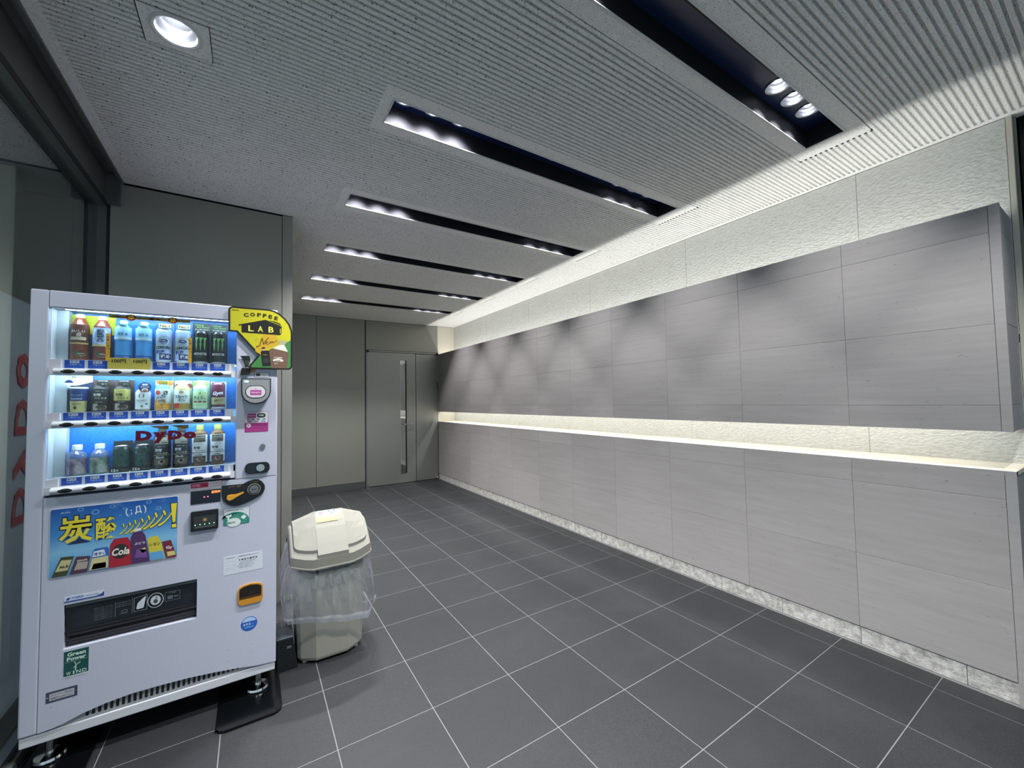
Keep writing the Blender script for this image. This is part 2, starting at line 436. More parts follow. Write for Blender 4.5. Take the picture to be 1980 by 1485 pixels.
# ------------------------------------------------------------------ recessed light troughs
def spot(name, loc, parent, power, angle, blend, size=0.025):
    l = bpy.data.lights.new(name, 'SPOT'); l.energy = power; l.spot_size = angle; l.spot_blend = blend; l.shadow_soft_size = size; l.color = LAMP_COL
    o = bpy.data.objects.new(name, l); COL.objects.link(o); o.parent = parent
    o.location = tuple(a - b for a, b in zip(loc, ORG[parent]))
    return o
ZT = H + 0.097
names = ['row of recessed ceiling lamps above and behind the viewer',
         'nearest long dark ceiling light slot, with three glowing lamps at its right end',
         'second ceiling light slot counted from the viewer, with a small dome at its middle',
         'third ceiling light slot counted from the viewer',
         'fourth ceiling light slot counted from the viewer',
         'fifth ceiling light slot, second from the far metal wall',
         'farthest ceiling light slot, next to the metal door wall']
LX = [0.315, 0.465, 0.615, 1.80, 1.955, 2.11]
lampring = None
for k, cy in enumerate(TROUGH_Y):
    t = thing('recessed_light_trough', names[k], 'ceiling light', ((TX0 + TX1) / 2, cy, H), 'long recessed ceiling light slots')
    y0, y1 = cy - TW, cy + TW
    b = MB(); g = 0.009
    b.box(TX0, TX1, y0, y0 + g, H - .0025, H + .001, FRAMEW).box(TX0, TX1, y1 - g, y1, H - .0025, H + .001, FRAMEW)
    b.box(TX0, TX0 + g, y0 + g, y1 - g, H - .0025, H + .001, FRAMEW).box(TX1 - g, TX1, y0 + g, y1 - g, H - .0025, H + .001, FRAMEW)
    b.build('frame', t)
    b = MB(); q = g
    b.add([(TX0 + q, y0 + q, H + .001), (TX1 - q, y0 + q, H + .001), (TX1 - q, y1 - q, H + .001), (TX0 + q, y1 - q, H + .001), (TX0 + q, y0 + q, ZT), (TX1 - q, y0 + q, ZT), (TX1 - q, y1 - q, ZT), (TX0 + q, y1 - q, ZT)],
          [(0, 4, 5, 1), (1, 5, 6, 2), (2, 6, 7, 3), (3, 7, 4, 0)], TROUGHIN)
    b.build('housing_side', t)
    b = MB()
    # roof with round openings for the six lamps
    ro = 0.052; xs = [TX0 + q]
    y0i, y1i = y0 + q, y1 - q
    for lx in LX:
        s0, s1 = lx - 0.062, lx + 0.062
        b.add([(xs[-1], y0i, ZT), (s0, y0i, ZT), (s0, y1i, ZT), (xs[-1], y1i, ZT)], [(0, 3, 2, 1)], TROUGHTOP)
        annulus(b, lx, cy, ro, s0, s1, y0i, y1i, ZT, TROUGHTOP)
        xs.append(s1)
    b.add([(xs[-1], y0i, ZT), (TX1 - q, y0i, ZT), (TX1 - q, y1i, ZT), (xs[-1], y1i, ZT)], [(0, 3, 2, 1)], TROUGHTOP)
    b.box(TX0, TX1, y0, y1, ZT + .052, ZT + .055, BLACK)
    b.build('housing_roof', t)
    if k in (1,):
        b = MB()
        for yy in (-.055, -.035): b.box(0.62, 1.70, cy + yy, cy + yy + .008, ZT - .012, ZT - .0005, BLACK)
        b.build('track_rail', t)
    for lx in LX:
        if lampring is None or True:
            b = MB((lx, cy, 0))
            b.lathe([(0.017, ZT + .046), (0.030, ZT + .04), (0.040, ZT + .028), (0.046, ZT + .012), (0.0485, ZT - .002), (0.055, ZT - .004), (0.056, ZT - .001), (0.053, ZT + .002)], REFL, n=28)
            lm = b.build('lamp', t)
            b = MB((lx, cy, 0)).lathe([(0.0005, ZT + .019), (0.010, ZT + .021), (0.016, ZT + .029), (0.017, ZT + .046)], LENS, n=24); b.build('lamp_lens', lm)
            spot('lamp_light', (lx, cy, ZT + .0165), lm, SPOT_W[0] if lx < 1 else SPOT_W[1], math.radians(112 if lx < 1 else 93), 0.85 if lx < 1 else 0.4, 0.02 if lx < 1 else 0.012)
    if k == 2:
        b = MB((1.215, cy - .01, 0)).lathe([(0.034, ZT - .001), (0.034, ZT - .012), (0.028, ZT - .024), (0.016, ZT - .032), (0.0005, ZT - .034)], col('#cfd2d6', .3), n=24)
        b.build('sensor_dome', t)

# single downlight
cx, cy = -0.541, -0.335
t = thing('round_downlight', 'single round chrome downlight above the vending machine', 'ceiling light', (cx, cy, H))
b = MB((cx, cy, 0)).lathe([(0.060, H + .012), (0.062, H - .002), (0.070, H - .006), (0.079, H - .002), (0.080, H + .001)], mat('downlight_trim', '#c6c9ca', .35), n=36); b.build('trim_ring', t)
b = MB((cx, cy, 0)).lathe([(0.061, H + .008), (0.052, H + .05), (0.034, H + .085)], REFL, n=36); b.build('reflector', t)
b = MB((cx, cy, 0)).lathe([(0.0005, H + .070), (0.026, H + .072), (0.036, H + .085)], LENS, n=28); lz = b.build('lamp_lens', t)
spot('downlight_light', (cx, cy, H + .06), lz, DOWN_W, math.radians(105), 0.6)

# ------------------------------------------------------------------ right wall
wr = struct(MB().box(XR + .03, XR + .12, YE - .03, YF + .05, 0, H + .2, mat('wall_core', '#7d7b76', .8)).build('wall_right'), 'long stone wall with a lit niche')
PW = 0.594
ycuts = [YE + .035]
yy = -1.281
while yy < YF - .05: ycuts.append(yy); yy += PW
ycuts.append(YF)
_pm = {}
def panel(name, x0, x1, y0, y1, z0, z1, m, parent, g=0.0010, bev=0.0008):
    k = (name, round(x1 - x0, 4), round(y1 - y0, 4), round(z1 - z0, 4), m.name)
    c = ((x0 + x1) / 2, (y0 + y1) / 2, (z0 + z1) / 2)
    if k in _pm: return inst(_pm[k], c, parent)
    a, d, e = (x1 - x0) / 2, (y1 - y0) / 2 - g / 2, (z1 - z0) / 2 - g / 2
    o = MB().box(-a, a, -d, d, -e, e, m).build(name, parent, bev, 1); o.location = c; _pm[k] = o
    return o
rows_u = [ZN1, 1.318, 1.688, 2.111, ZS]
rows_l = [0.098, 0.498, 0.895, ZN0 - .0005]
for rows in (rows_u, rows_l):
    for z0, z1 in zip(rows, rows[1:]):
        for y0, y1 in zip(ycuts, ycuts[1:]): panel('stone_panel', XS, XS + .03, y0, y1, z0, z1, STONE, wr)
# corner strips and end returns at the near end
for z0, z1 in ((ZN1, ZS), (0.0, ZN0 - .001)):
    MB().box(XS - .001, XS + .03, YE, YE + .0342, z0, z1, STONE).build('corner_strip', wr, .001)
for rows in (rows_u, [0.0, 0.498, 0.895, ZN0 - .001]):
    for z0, z1 in zip(rows, rows[1:]):
        MB().box(XS + .032, XR + .035, YE + .003, YE + .033, z0 + .0008, z1 - .0008, STONE).build('end_panel', wr, .0012, 1)
core = mat('shadow_joint', '#6b6967', .9)
MB().box(XS + .03, XS + .034, YE + .03, YF, ZN1 + .004, ZS - .004, core).box(XS + .03, XR, YE + .03, YF, 0, ZN0 - .03, core).build('backing', wr)
MB().box(XS + .002, XR + .01, YE - .0, YF, ZN0 - .022, ZN0, CREAM).build('shelf_slab', wr, .002)
# light baffle inside the slab
MB().box(XS + .034, XR, YE + .034, YF, 1.62, 1.66, core).build('light_baffle', wr)
# rough stone behind
rc = [YE, -1.27]
yy = -1.27 + 1.19
while yy < YF - .1: rc.append(yy); yy += 1.19
rc.append(YF)
for a, c in zip(rc, rc[1:]):
    MB().box(XR, XR + .03, a + .001, c - .001, 1.66, H - .004, ROUGH).build('rough_stone_panel', wr)
    MB().box(XR, XR + .03, a + .001, c - .001, ZN0, 1.618, ROUGH).build('rough_stone_panel', wr)
MB().box(XR - .002, XR + .026, YE - .02, YE - .001, ZN0, H, mat('cream_end_trim', '#cfcbbd', .6)).build('end_trim', wr)
# skirting
sk = [YE + .03, -1.68]
yy = -1.283
while yy < YF - .05: sk.append(yy); yy += 0.3965
sk.append(YF)
for a, c in zip(sk, sk[1:]): panel('skirting_stone', XS + .006, XS + .03, a, c, 0.0, 0.096, GRANITE, wr, .002)
# hidden strips
def strip(name, x, z, power, upward, y0, y1):
    b = MB().box(x - .02, x + .02, y0, y1, z - .012, z + .012, FRAMEW); h = b.build(name, wr)
    l = bpy.data.lights.new(name + '_light', 'AREA'); l.shape = 'RECTANGLE'; l.size = 0.035; l.size_y = y1 - y0; l.energy = power; l.color = STRIP_COL
    o = bpy.data.objects.new(name + '_light', l); COL.objects.link(o); o.parent = h
    o.location = (x, (y0 + y1) / 2, z + (.014 if upward else -.014))
    o.rotation_euler = (PI, 0, 0) if upward else (0, 0, 0)
strip('cove_strip', 2.70, 1.96, COVE_UP_W, True, YE + .06, YF - .03)
strip('niche_strip', 2.74, 1.46, COVE_DN_W, False, YE + .06, YF - .03)
# beyond the end of the stone wall
struct(MB().box(3.05, 3.15, YB, YE - .0, 0, H + .2, mat('dark_bronze_metal', '#3b3b39', .4, .4)).box(XR + .05, 3.05, YE - .03, YE, 0, H + .2, mat('dark_bronze_metal')).build('wall_side'))
we = struct(bpy.data.objects.new('window_2', None), 'glazed entrance front behind the viewer'); COL.objects.link(we); we.location = (1, YB, 0); ORG[we] = (1, YB, 0)  # added glazing out of view, lets sky light reach the machine front
for a in range(4):
    xa, xb = -1.04 + a * 1.02, -1.04 + (a + 1) * 1.02
    MB().box(xa + .03, xb - .03, YB - .01, YB, .06, 2.6, GLASS).build('glass_pane', we)
    MB().box(xa - .03, xa + .03, YB - .04, YB + .03, 0, 2.65, DARKSTEEL).build('mullion', we)
MB().box(-1.1, 3.2, YB - .05, YB + .04, 2.6, H + .2, DARKSTEEL).build('head_frame', we); MB().box(-1.1, 3.2, YB - .05, YB + .04, 0, .06, DARKSTEEL).build('sill_frame', we)

# ------------------------------------------------------------------ far wall + door
wf = struct(MB().box(XP - .1, XR + .1, YF + .03, YF + .12, 0, H + .2, BLACK).build('wall_far'), 'grey metal panelled wall with a door')
def mpanel(name, x0, x1, z0, z1, m=STEEL, y=YF, parent=None, g=.002, th=.028):
    return MB().box(x0 + g, x1 - g, y, y + th, z0 + g, z1 - g, m).build(name, parent or wf, .0015, 1)
mpanel('metal_panel', XP, 0.545, 0.10, H); mpanel('metal_panel', 0.545, 1.272, 0.10, H)
mpanel('header_panel', 1.285, XS - .005, 2.262, H)
mpanel('cream_end_panel', XS - .004, XR + .03, ZS - .5, H, mat('cream_end_wall', '#d8d2c2', .6))
mpanel('cream_end_panel', XS - .004, XR + .03, ZN0 - .03, ZN1 + .4, mat('cream_end_wall'))
struct(MB().box(XP, 1.272, YF - .004, YF + .028, 0.0, 0.10, mat('dark_baseboard', '#56585a', .4, .4)).build('baseboard_far'))
dr = struct(bpy.data.objects.new('door_1', None), 'grey steel door with a tall narrow glass slit'); COL.objects.link(dr); ORG[dr] = (1.9, YF, 0); dr.location = (1.9, YF, 0)
X0, X1 = 1.305, 2.128
gx0, gx1, gz0, gz1 = 1.862, 1.958, 0.165, 2.105
b = MB()
for a in ((X0, gx0, .008, 2.228), (gx1, X1, .008, 2.228), (gx0, gx1, .008, gz0), (gx0, gx1, gz1, 2.228)): b.box(a[0], a[1], YF - .002, YF + .03, a[2], a[3], DOORSTEEL)
leaf = b.build('door_leaf', dr)
MB().box(gx0, gx1, YF + .016, YF + .02, gz0, gz1, mat('dark_mirror_glass', '#a4a7a6', .03, .95)).build('glass_pane', leaf)
b = MB().box(gx0 - .004, gx0, YF - .004, YF + .02, gz0, gz1, CHROME).box(gx1, gx1 + .008, YF - .004, YF + .02, gz0, gz1, BLACK).box(gx0, gx1, YF - .004, YF + .02, gz0 - .006, gz0, CHROME); b.build('glass_bead', leaf)
b = MB((2.055, YF - .002, 1.0)); b.prism([(.022 * math.cos(i * PI / 8), .022 * math.sin(i * PI / 8)) for i in range(16)], 'y', -.012, 0, CHROME)
b.tube([(0, -.01, 0), (0, -.05, 0), (-.015, -.058, 0), (-.15, -.058, 0)], .009, CHROME, 10); b.build('lever_handle', leaf)
mpanel('side_panel', 2.136, XS - .006, .008, 2.228, DOORSTEEL, parent=dr)
MB().box(1.285, XS - .004, YF - .006, YF + .03, 2.236, 2.258, DOORSTEEL).build('top_rail', dr, .001, 1)
MB().box(1.286, 1.301, YF - .006, YF + .03, 0, 2.236, DOORSTEEL).build('jamb', dr, .001, 1)
MB().box(1.272, 1.284, YF + .004, YF + .03, 0, H, BLACK).build('shadow_gap', dr)
for px, pz, mm in ((1.312, 2.238, BLACK), (XS - .02, 2.238, BLACK), (1.312, 0.02, CHROME), (XS - .03, .03, CHROME)):
    b = MB((px, YF - .012, pz)); b.prism([(.02 * math.cos(i * PI / 8), .02 * math.sin(i * PI / 8)) for i in range(16)], 'y', -.012, .006, mm); b.build('pivot_cap', dr)

# ------------------------------------------------------------------ left partition block
wl = struct(MB().box(-1.03, XP - .03, YP + .03, YF + .05, 0, H + .2, BLACK).build('wall_left'), 'dark grey metal panelled partition behind the vending machine')
MB().box(-1.026, -.122, YP, YP + .028, 0.0, H - .012, STEEL).build('metal_panel', wl, .0015, 1)
MB().box(-.119, XP, YP - .001, YP + .03, 0.0, H - .004, STEEL).build('corner_panel', wl, .0015, 1)
MB().box(XP - .03, XP, YP + .03, YF, 0.0, H - .004, STEEL).build('side_panel', wl)

# ------------------------------------------------------------------ left window
wn = struct(bpy.data.objects.new('window_1', None), 'tall dark framed window beside the vending machine'); COL.objects.link(wn); wn.location = (XW, -1, 0); ORG[wn] = (XW, -1, 0)
MB().box(XW - .004, XW + .004, YB, YP + .02, .07, 2.60, GLASS).build('glass_pane', wn)
b = MB().box(-1.135, -1.042, YB, YP + .03, 2.592, H + .15, DARKSTEEL); b.build('head_frame', wn, .002, 1)
MB().box(-1.041, -1.036, YB, YP + .02, 2.585, 2.612, BLACK).box(-1.0415, -1.025, YP + .002, YP + .06, 0, H + .1, BLACK).build('black_gasket', wn)
MB().box(-1.105, -1.042, YP, YP + .05, 0, 2.60, DARKSTEEL).build('jamb', wn, .002, 1)
MB().box(-1.118, -1.108, YB, YP + .02, 2.575, 2.598, col('#8a8d8c', .35, .5)).box(-1.136, -1.128, YB, YP + .02, 2.575, 2.598, DARKSTEEL).build('glazing_bead', wn)
MB().box(-1.14, -1.042, YB, YP, 0, .05, DARKSTEEL).box(-1.112, -1.06, YB, YP, .05, .075, CHROME).build('sill_frame', wn, .003, 1)
tr = struct(MB().box(-1.042, -.985, YB, YP, H + .035, H + .06, DARKSTEEL).box(-.985, -.967, YB, YP, H - .012, H + .05, DARKSTEEL).build('trim_1'))
struct(MB().box(-1.052, -.978, YP - .03, YP - .001, 2.60, H + .03, DARKSTEEL).build('trim_2', None, .002, 1))

# ------------------------------------------------------------------ outside the window
OUT = make_panel('outside_grey_panel', '#6d7272', .5, .2)
wo = struct(MB().box(-4.0, -1.106, 1.34, 1.42, 0, 2.8, BLACK).build('wall_outside'))
for a, c in ((-1.23, -1.106), (-1.60, -1.234), (-2.2, -1.604), (-2.8, -2.204), (-3.4, -2.804)): MB().box(a, c, 1.31, 1.34, 0, 2.66, OUT).build('metal_panel', wo, .002, 1)
co = struct(MB().box(-4.0, -1.14, YB, 1.34, 2.70, 2.8, BLACK).build('ceiling_outside'))
for a, c in ((-1.30, -1.142), (-1.62, -1.304), (-2.1, -1.624), (-2.7, -2.104), (-3.4, -2.704)): MB().box(a, c, YB, 1.31, 2.665, 2.70, col('#8b8f90', .6)).build('soffit_panel', co)
struct(MB().box(-4.0, -1.14, YB, 1.34, -.1, -.01, mat('outside_paving', '#4d4f52', .6)).build('floor_outside'))
tag(sbox('exterior_column', -1.72, -1.36, .985, 1.075, -.01, 2.665, mat('beige_column_stone', '#b9b7aa', .7), None, .004), 'beige stone column standing outside the window', 'column')
l = bpy.data.lights.new('outside_light', 'SPOT'); l.energy = OUT_W; l.spot_size = 2.2; l.spot_blend = .8; l.color = (1, .97, .9); l.shadow_soft_size = .06
o = bpy.data.objects.new('outside_light', l); COL.objects.link(o); o.location = (-2.0, -.25, 2.64); o.rotation_euler = (.3, 0, 0)

# ================================================================== vending machine
VX, VY = -1.0295, 0.130                 # front left corner; u = along the front, d = depth behind the front
VT = (VX, VY, 0)
WHITE = mat('vending_white_enamel', '#bcc1d3', 0.32, 0, 0.5, coat=0.15)
WHITE2 = mat('white_plastic', '#ced1da', 0.3)
VM_W, VM_T = 0.8373, 1.850
vm = thing('vending_machine', 'tall white drinks vending machine with three lit display rows and a yellow coffee sign', 'vending machine', (VX + VM_W / 2, VY + .33, 0))
def V(): return MB(VT)
WIN = (0.048, 0.668, 1.040, 1.781)
DEL = (0.115, 0.530, 0.433, 0.605)
# cabinet
b = V(); b.box(0.004, VM_W - .004, .045, .66, .135, VM_T - .004, WHITE)
# hollow for the display: built as walls instead of a solid block
b = V()
b.box(.004, .046, .03, .66, .14, VM_T - .003, WHITE); b.box(.672, VM_W - .004, .03, .66, .14, VM_T - .003, WHITE)
b.box(.046, .672, .03, .66, 1.787, VM_T - .003, WHITE); b.box(.046, .672, .14, .66, 1.03, 1.787, WHITE)
b.box(.046, .115, .03, .66, .14, 1.03, WHITE); b.box(.530, .672, .03, .66, .14, 1.03, WHITE)
b.box(.115, .53, .03, .66, .62, 1.03, WHITE); b.box(.115, .53, .03, .66, .14, .42, WHITE); b.box(.115, .53, .12, .66, .42, .62, WHITE)
b.build('cabinet', vm)
# front skins
b = V(); b.box(0, .0505, 0, .03, .142, VM_T, WHITE); b.build('hinge_strip', vm, .006, 3)
b = V()
b.box(.0515, VM_W, 0, .03, WIN[3], VM_T, WHITE); b.box(WIN[1], VM_W, 0, .03, 1.030, WIN[3], WHITE)
b.build('door_frame', vm, .004, 2)
def arc(u):
    P = [(.0515, .144), (.09, .147), (.123, .153), (.171, .169), (.24, .182), (.318, .190), (.41, .188), (.508, .183), (.60, .173), (.685, .161), (.761, .146), (.8373, .140)]
    for (a, c), (e, f) in zip(P, P[1:]):
        if a <= u <= e: return c + (f - c) * (u - a) / (e - a)
    return P[-1][1]
b = V()
us = [.0515, .07, .09, DEL[0], .123, .14, .171, .2, .24, .28, .318, .36, .41, .46, .508, DEL[1], .56, .60, .64, .685, .72, .761, .8, VM_W]
for a, c in zip(us, us[1:]):
    inside = a >= DEL[0] - 1e-6 and c <= DEL[1] + 1e-6
    cols_ = [(None, DEL[2]), (DEL[3], 1.0295)] if inside else [(None, 1.0295)]
    for lo, hi in cols_:
        za, zc = (arc(a), arc(c)) if lo is None else (lo, lo)
        vs = [(a, 0, za), (c, 0, zc), (c, 0, hi), (a, 0, hi), (a, .03, za), (c, .03, zc), (c, .03, hi), (a, .03, hi)]
        fs = [(0, 1, 2, 3), (0, 4, 5, 1), (3, 2, 6, 7)]
        if abs(a - us[0]) < 1e-6 or (inside is False and abs(a - DEL[1]) < 1e-6): fs.append((0, 3, 7, 4))
        if abs(c - VM_W) < 1e-6: fs.append((1, 5, 6, 2))
        if abs(c - DEL[0]) < 1e-6: fs.append((1, 5, 6, 2))
        b.add(vs, fs, WHITE)
b.build('lower_front_panel', vm)
# vents
b = V(); b.box(.06, VM_W - .03, .012, .03, .140, .200, mat('vent_strip_metal', '#b9bcc0', .4, .3)); vt = b.build('vent_strip', vm)
b = V()
for k in range(29):
    u = .185 + k * .0178
    pts = [(u + .0052 * math.cos(t), .1655 + (.011 if math.sin(t) > 0 else -.011) + .0052 * math.sin(t)) for t in [2 * PI * i / 12 + .01 for i in range(12)]]
    b.flat(pts, .0112, BLACK)
b.build('vent_slots', vt)
b = V(); b.box(.003, VM_W - .004, .004, .06, .101, .139, WHITE2); b.build('base_bar', vm, .003, 2)
b = V(); b.box(.02, VM_W - .02, .06, .64, .101, .139, BLACK); b.build('underframe', vm)
for fx, fy in ((.072, .055), (.765, .055), (.072, .60), (.765, .60)):
    b = MB((VX + fx, VY + fy, 0)); b.lathe([(.0005, .012), (.045, .012), (.048, .018), (.044, .026), (.014, .032), (.013, .101)], CHROME, n=24); b.build('foot', vm)

# ------------------------------------------------------------------ display
BLUEP = mat('blue_display_panel', '#1f86e0', 0.4); t_ = NT(BLUEP)
v_ = t_.coords((1, 1, 1), False); vo = t_.n('ShaderNodeTexVoronoi'); t_.l(v_, vo.inputs['Vector']); vo.inputs['Scale'].default_value = 95.0
t_.color(t_.mix('#1263bd', '#1a6fca', t_.ramp(vo.outputs['Distance'], [(0.2, 0.0), (0.6, 1.0)])))
b = V(); b.box(.05, .668, .126, .13, 1.035, 1.785, BLUEP); b.build('display_panel', vm)
for a, c, e, f, mm in ((.0465, .050, .031, .13, WHITE2), (.6685, .6715, .031, .13, WHITE2), (.05, .085, .085, .125, mat('grey_liner', '#c2cbd2', .35))):
    V().box(a, c, e, f, 1.035, 1.785, mm).build('display_liner', vm)
ROWZ = [(1.526, 1.577, 1.783), (1.3135, 1.362, 1.512), (1.0535, 1.100, 1.299)]
CU = [.119 + .0679 * k for k in range(8)]
BU = [.1115 + .0695 * k for k in range(8)]
TAGB = '#1c49a8'
price = ['▶180', '▶180', '', '', '▶110', '▶110', '▶210', '▶210']
price2 = ['▶150', '▶140', '▶140', '▶160', '▶140', '▶140', '▶130', '▶130']
price3 = ['▶170', '▶170', '▶140', '▶140', '▶160', '▶160', '▶160', '▶160']
button = None
for r, (zr, zs, zt) in enumerate(ROWZ):
    # shelf the samples stand on, with the price strip on its front edge
    b = V(); b.box(.052, .666, .032, .125, zs - .006, zs, mat('shelf_clear_plastic', '#c9d4dc', .25)).box(.058, .660, .0285, .032, zr + .014, zs, mat('price_strip_grey', '#c3cad2', .35)); ps = b.build('price_strip', vm)
    for k in range(8):
        uc = .1195 + .0678 * k; b = V(); y = .0278
        if r == 0 and k in (2, 3):
            b.box(uc - .034, uc + .033, .0135, .0150, zr + .015, zs + .012, '#a9a345'); b.text('100円', uc, zs - .002, .0132, '#15140c', h=.017, w=.044, bold=.03)
        else:
            b.box(uc - .029, uc + .029, y, .0284, zr + .016, zs - .002, TAGB)
            b.rect(uc - .0135, uc + .0135, zs - .0145, zs - .004, y - .0004, '#c9d2dc'); b.text((price, price2, price3)[r][k] or '▶100', uc, zs - .0092, y - .0008, '#1b2440', h=.006, w=.02, bold=.02)
            b.text('つめた~い', uc + .003, zs - .0205, y - .0004, '#9fc0ee', h=.008, w=.036, bold=.015)
        b.build('price_tag', ps)
    # button rail
    b = V(); n = 12; z0, z1 = zr - .0145, zr + .0145
    pts = [(.012 - .026 * math.sin(PI * (i + .0) / n) ** .8 if 0 < i < n else .012, zr - .0145 * math.cos(PI * i / n)) for i in range(n + 1)]
    pts = pts + [(.030, z1), (.030, z0)]
    vs = [(u, d, z) for u in (.070, .3555, .3565, .648) for d, z in pts]; m_ = len(pts)
    for s0, s1 in ((0, 1), (2, 3)):
        fs = [(s0 * m_ + i, s1 * m_ + i, s1 * m_ + (i + 1) % m_, s0 * m_ + (i + 1) % m_) for i in range(m_)]
        b.add(vs, [f[::-1] for f in fs], WHITE2, True); b.add(vs, [tuple(range(s0 * m_, (s0 + 1) * m_)), tuple(range(s1 * m_, (s1 + 1) * m_))[::-1]], WHITE2)
    b.box(.0485, .0695, .004, .03, z0, z1 + .001, WHITE2).box(.6485, .667, .004, .03, z0, z1 + .001, WHITE2)
    b.box(.0485, .085, .014, .03, z1 + .001, zs - .002, WHITE2).box(.640, .660, .014, .03, z1 + .001, zs - .002, WHITE2)
    rail = b.build('button_rail', vm)
    for k in range(8):
        if button is None:
            b = MB(); vs = []; fs = []; n = 24
            for i in range(n):
                a = 2 * PI * i / n; vs += [(.0225 * math.cos(a), .003, .0085 * math.sin(a)), (.0205 * math.cos(a), -.001, .0072 * math.sin(a))]
            vs.append((0, -.002, 0))
            for i in range(n):
                j = (i + 1) % n; fs += [(2 * i, 2 * j, 2 * j + 1, 2 * i + 1), (2 * i + 1, 2 * j + 1, 2 * n)]
            b.add(vs, fs, mat('black_button', '#15191b', .22), True)
            button = b.build('button', rail); button.location = (VX + BU[k] - ORG[vm][0], VY - .0135 - ORG[vm][1], zr - ORG[vm][2])
            for vv in button.data.vertices: vv.co += Vector(ORG[rail])
            ORG[button] = ORG[vm]
        else:
            inst(button, (VX + BU[k] - ORG[vm][0], VY - .0135 - ORG[vm][1], zr - ORG[vm][2]), rail)
    # light tube at the top of the row
    zl0 = 1.7825 if r == 0 else ROWZ[r - 1][0] - .008
    b = V(); b.box(.088, .655, .034, .044, zl0, zl0 + .004, VMLED); b.build('light_tube', vm)
    b = V(); b.box(.050, .668, .016, .0175, zs + .001, zt, VMGLASS); pane = b.build('display_window', vm)
b = V(); red = '#a3123a'
for ch, uc, wd, hh, zz in (('D', .339, .054, .043, 1.2545), ('y', .392, .046, .049, 1.243), ('D', .444, .050, .041, 1.251), ('o', .4955, .047, .033, 1.2475)):
    b.text(ch, uc, zz, .0152, red, h=hh, w=wd, bold=.075)
b.build('brand_lettering', vm)
b = MB(); X = VX - .0008
for i, ch in enumerate('DyDo'):
    zc = (.965, 1.15, 1.345, 1.545)[i]
    v, f, x0, x1, y0, y1 = glyphs(ch, .03)
    sc_ = .155 / (x1 - x0); sw = .13 / (y1 - y0)
    b.add([(X, VY + .30 + (q - (y0 + y1) / 2) * sw, zc + (p - (x0 + x1) / 2) * sc_) for p, q in v], [g[::-1] for g in f] + [g for g in f], '#b84a52')
b.build('side_lettering', vm)

# ------------------------------------------------------------------ front stickers, sign and fittings
# yellow promotional sign
OUTL = [(.636, 1.727), (.6345, 1.8326), (.6404, 1.8432), (.6498, 1.8475), (.7985, 1.8484), (.8223, 1.8439), (.8464, 1.8307), (.8709, 1.8085), (.8895, 1.7819), (.8995, 1.7544), (.902, 1.7369), (.902, 1.5674), (.8965, 1.5567), (.8872, 1.5519), (.7311, 1.5516), (.7141, 1.5618), (.7562, 1.6207), (.6686, 1.7262)]
OC = OUTL[::-1]
def inset(pts, t):
    n = len(pts); out = []
    for i in range(n):
        p0, p1, p2 = Vector(pts[i - 1]), Vector(pts[i]), Vector(pts[(i + 1) % n])
        a = (p1 - p0).normalized(); c = (p2 - p1).normalized()
        na = Vector((-a.y, a.x)); nc = Vector((-c.y, c.x)); mm = (na + nc).normalized(); k = t / max(.35, mm.dot(na))
        out.append(tuple(p1 + mm * k))
    return out
def ccw(p):
    a = sum(p[i - 1][0] * p[i][1] - p[i][0] * p[i - 1][1] for i in range(len(p)))
    return p if a > 0 else p[::-1]
OC = ccw(OUTL); IN = inset(OC, .0078)
b = V(); b.prism(OC, 'y', -.012, -.010, '#0b0b0a'); y = -.0123
b.flat(IN, y, '#bdb91a')
def clip_below(poly, fz):   # keep the part under the line z = fz(u)
    out = []
    for i in range(len(poly)):
        p, q = poly[i - 1], poly[i]; a = p[1] - fz(p[0]); c = q[1] - fz(q[0])
        if a * c < 0: t = a / (a - c); out.append((p[0] + (q[0] - p[0]) * t, p[1] + (q[1] - p[1]) * t))
        if c <= 0: out.append(q)
    return out
b.flat(clip_below(IN, lambda u: 1.617 + (u - .759) * .618), y - .0003, '#3f7d42')
b.flat(ccw([(.742, 1.640), (.757, 1.628), (.80, 1.66), (.845, 1.678), (.83, 1.725), (.775, 1.725)]), y - .0002, '#c49f24')
b.text('dydo', .663, 1.8298, y - .0004, '#1a1a10', h=.006, w=.031, bold=.03)
K_ = '#12120c'
for ch, uc, zc, rt_ in (('C', .7055, 1.8115, .10), ('O', .7315, 1.8155, .05), ('F', .7580, 1.8160, 0), ('F', .7815, 1.8150, -.03), ('E', .8055, 1.8120, -.08), ('E', .8300, 1.8065, -.13)):
    b.text(ch, uc, zc, y - .0005, K_, h=.0185, w=.0205 if ch in 'CO' else .0155, bold=.045, rot=rt_)
b.flat(ccw([(.6879, 1.726), (.6876, 1.7595), (.6752, 1.7584), (.6751, 1.7625), (.7856, 1.7953), (.852, 1.769), (.8454, 1.764), (.8454, 1.7239)]), y - .0005, K_)
b.flat(ccw([(.8454, 1.7239), (.8529, 1.7297), (.8543, 1.7631), (.8573, 1.7668), (.8545, 1.769), (.8454, 1.764)]), y - .0004, K_)
b.rect(.8468, .8505, 1.733, 1.757, y - .0008, '#bdb91a'); b.line(.802, 1.7935, .852, 1.7745, .0022, y - .0006, K_); b.line(.816, 1.7925, .849, 1.780, .0022, y - .0006, K_)
for ch, uc in (('L', .7255), ('A', .7645), ('B', .8090)): b.text(ch, uc, 1.7480, y - .0009, '#dcd95a', h=.0285, w=.022, bold=.02)
P_ = [(.746, 1.6625), (.752, 1.6600), (.762, 1.667), (.770, 1.699), (.772, 1.704), (.778, 1.672), (.785, 1.690), (.799, 1.7068), (.795, 1.707), (.783, 1.688)]
for p, q in zip(P_, P_[1:-1]): b.line(*p, *q, .0028, y - .0006, K_)
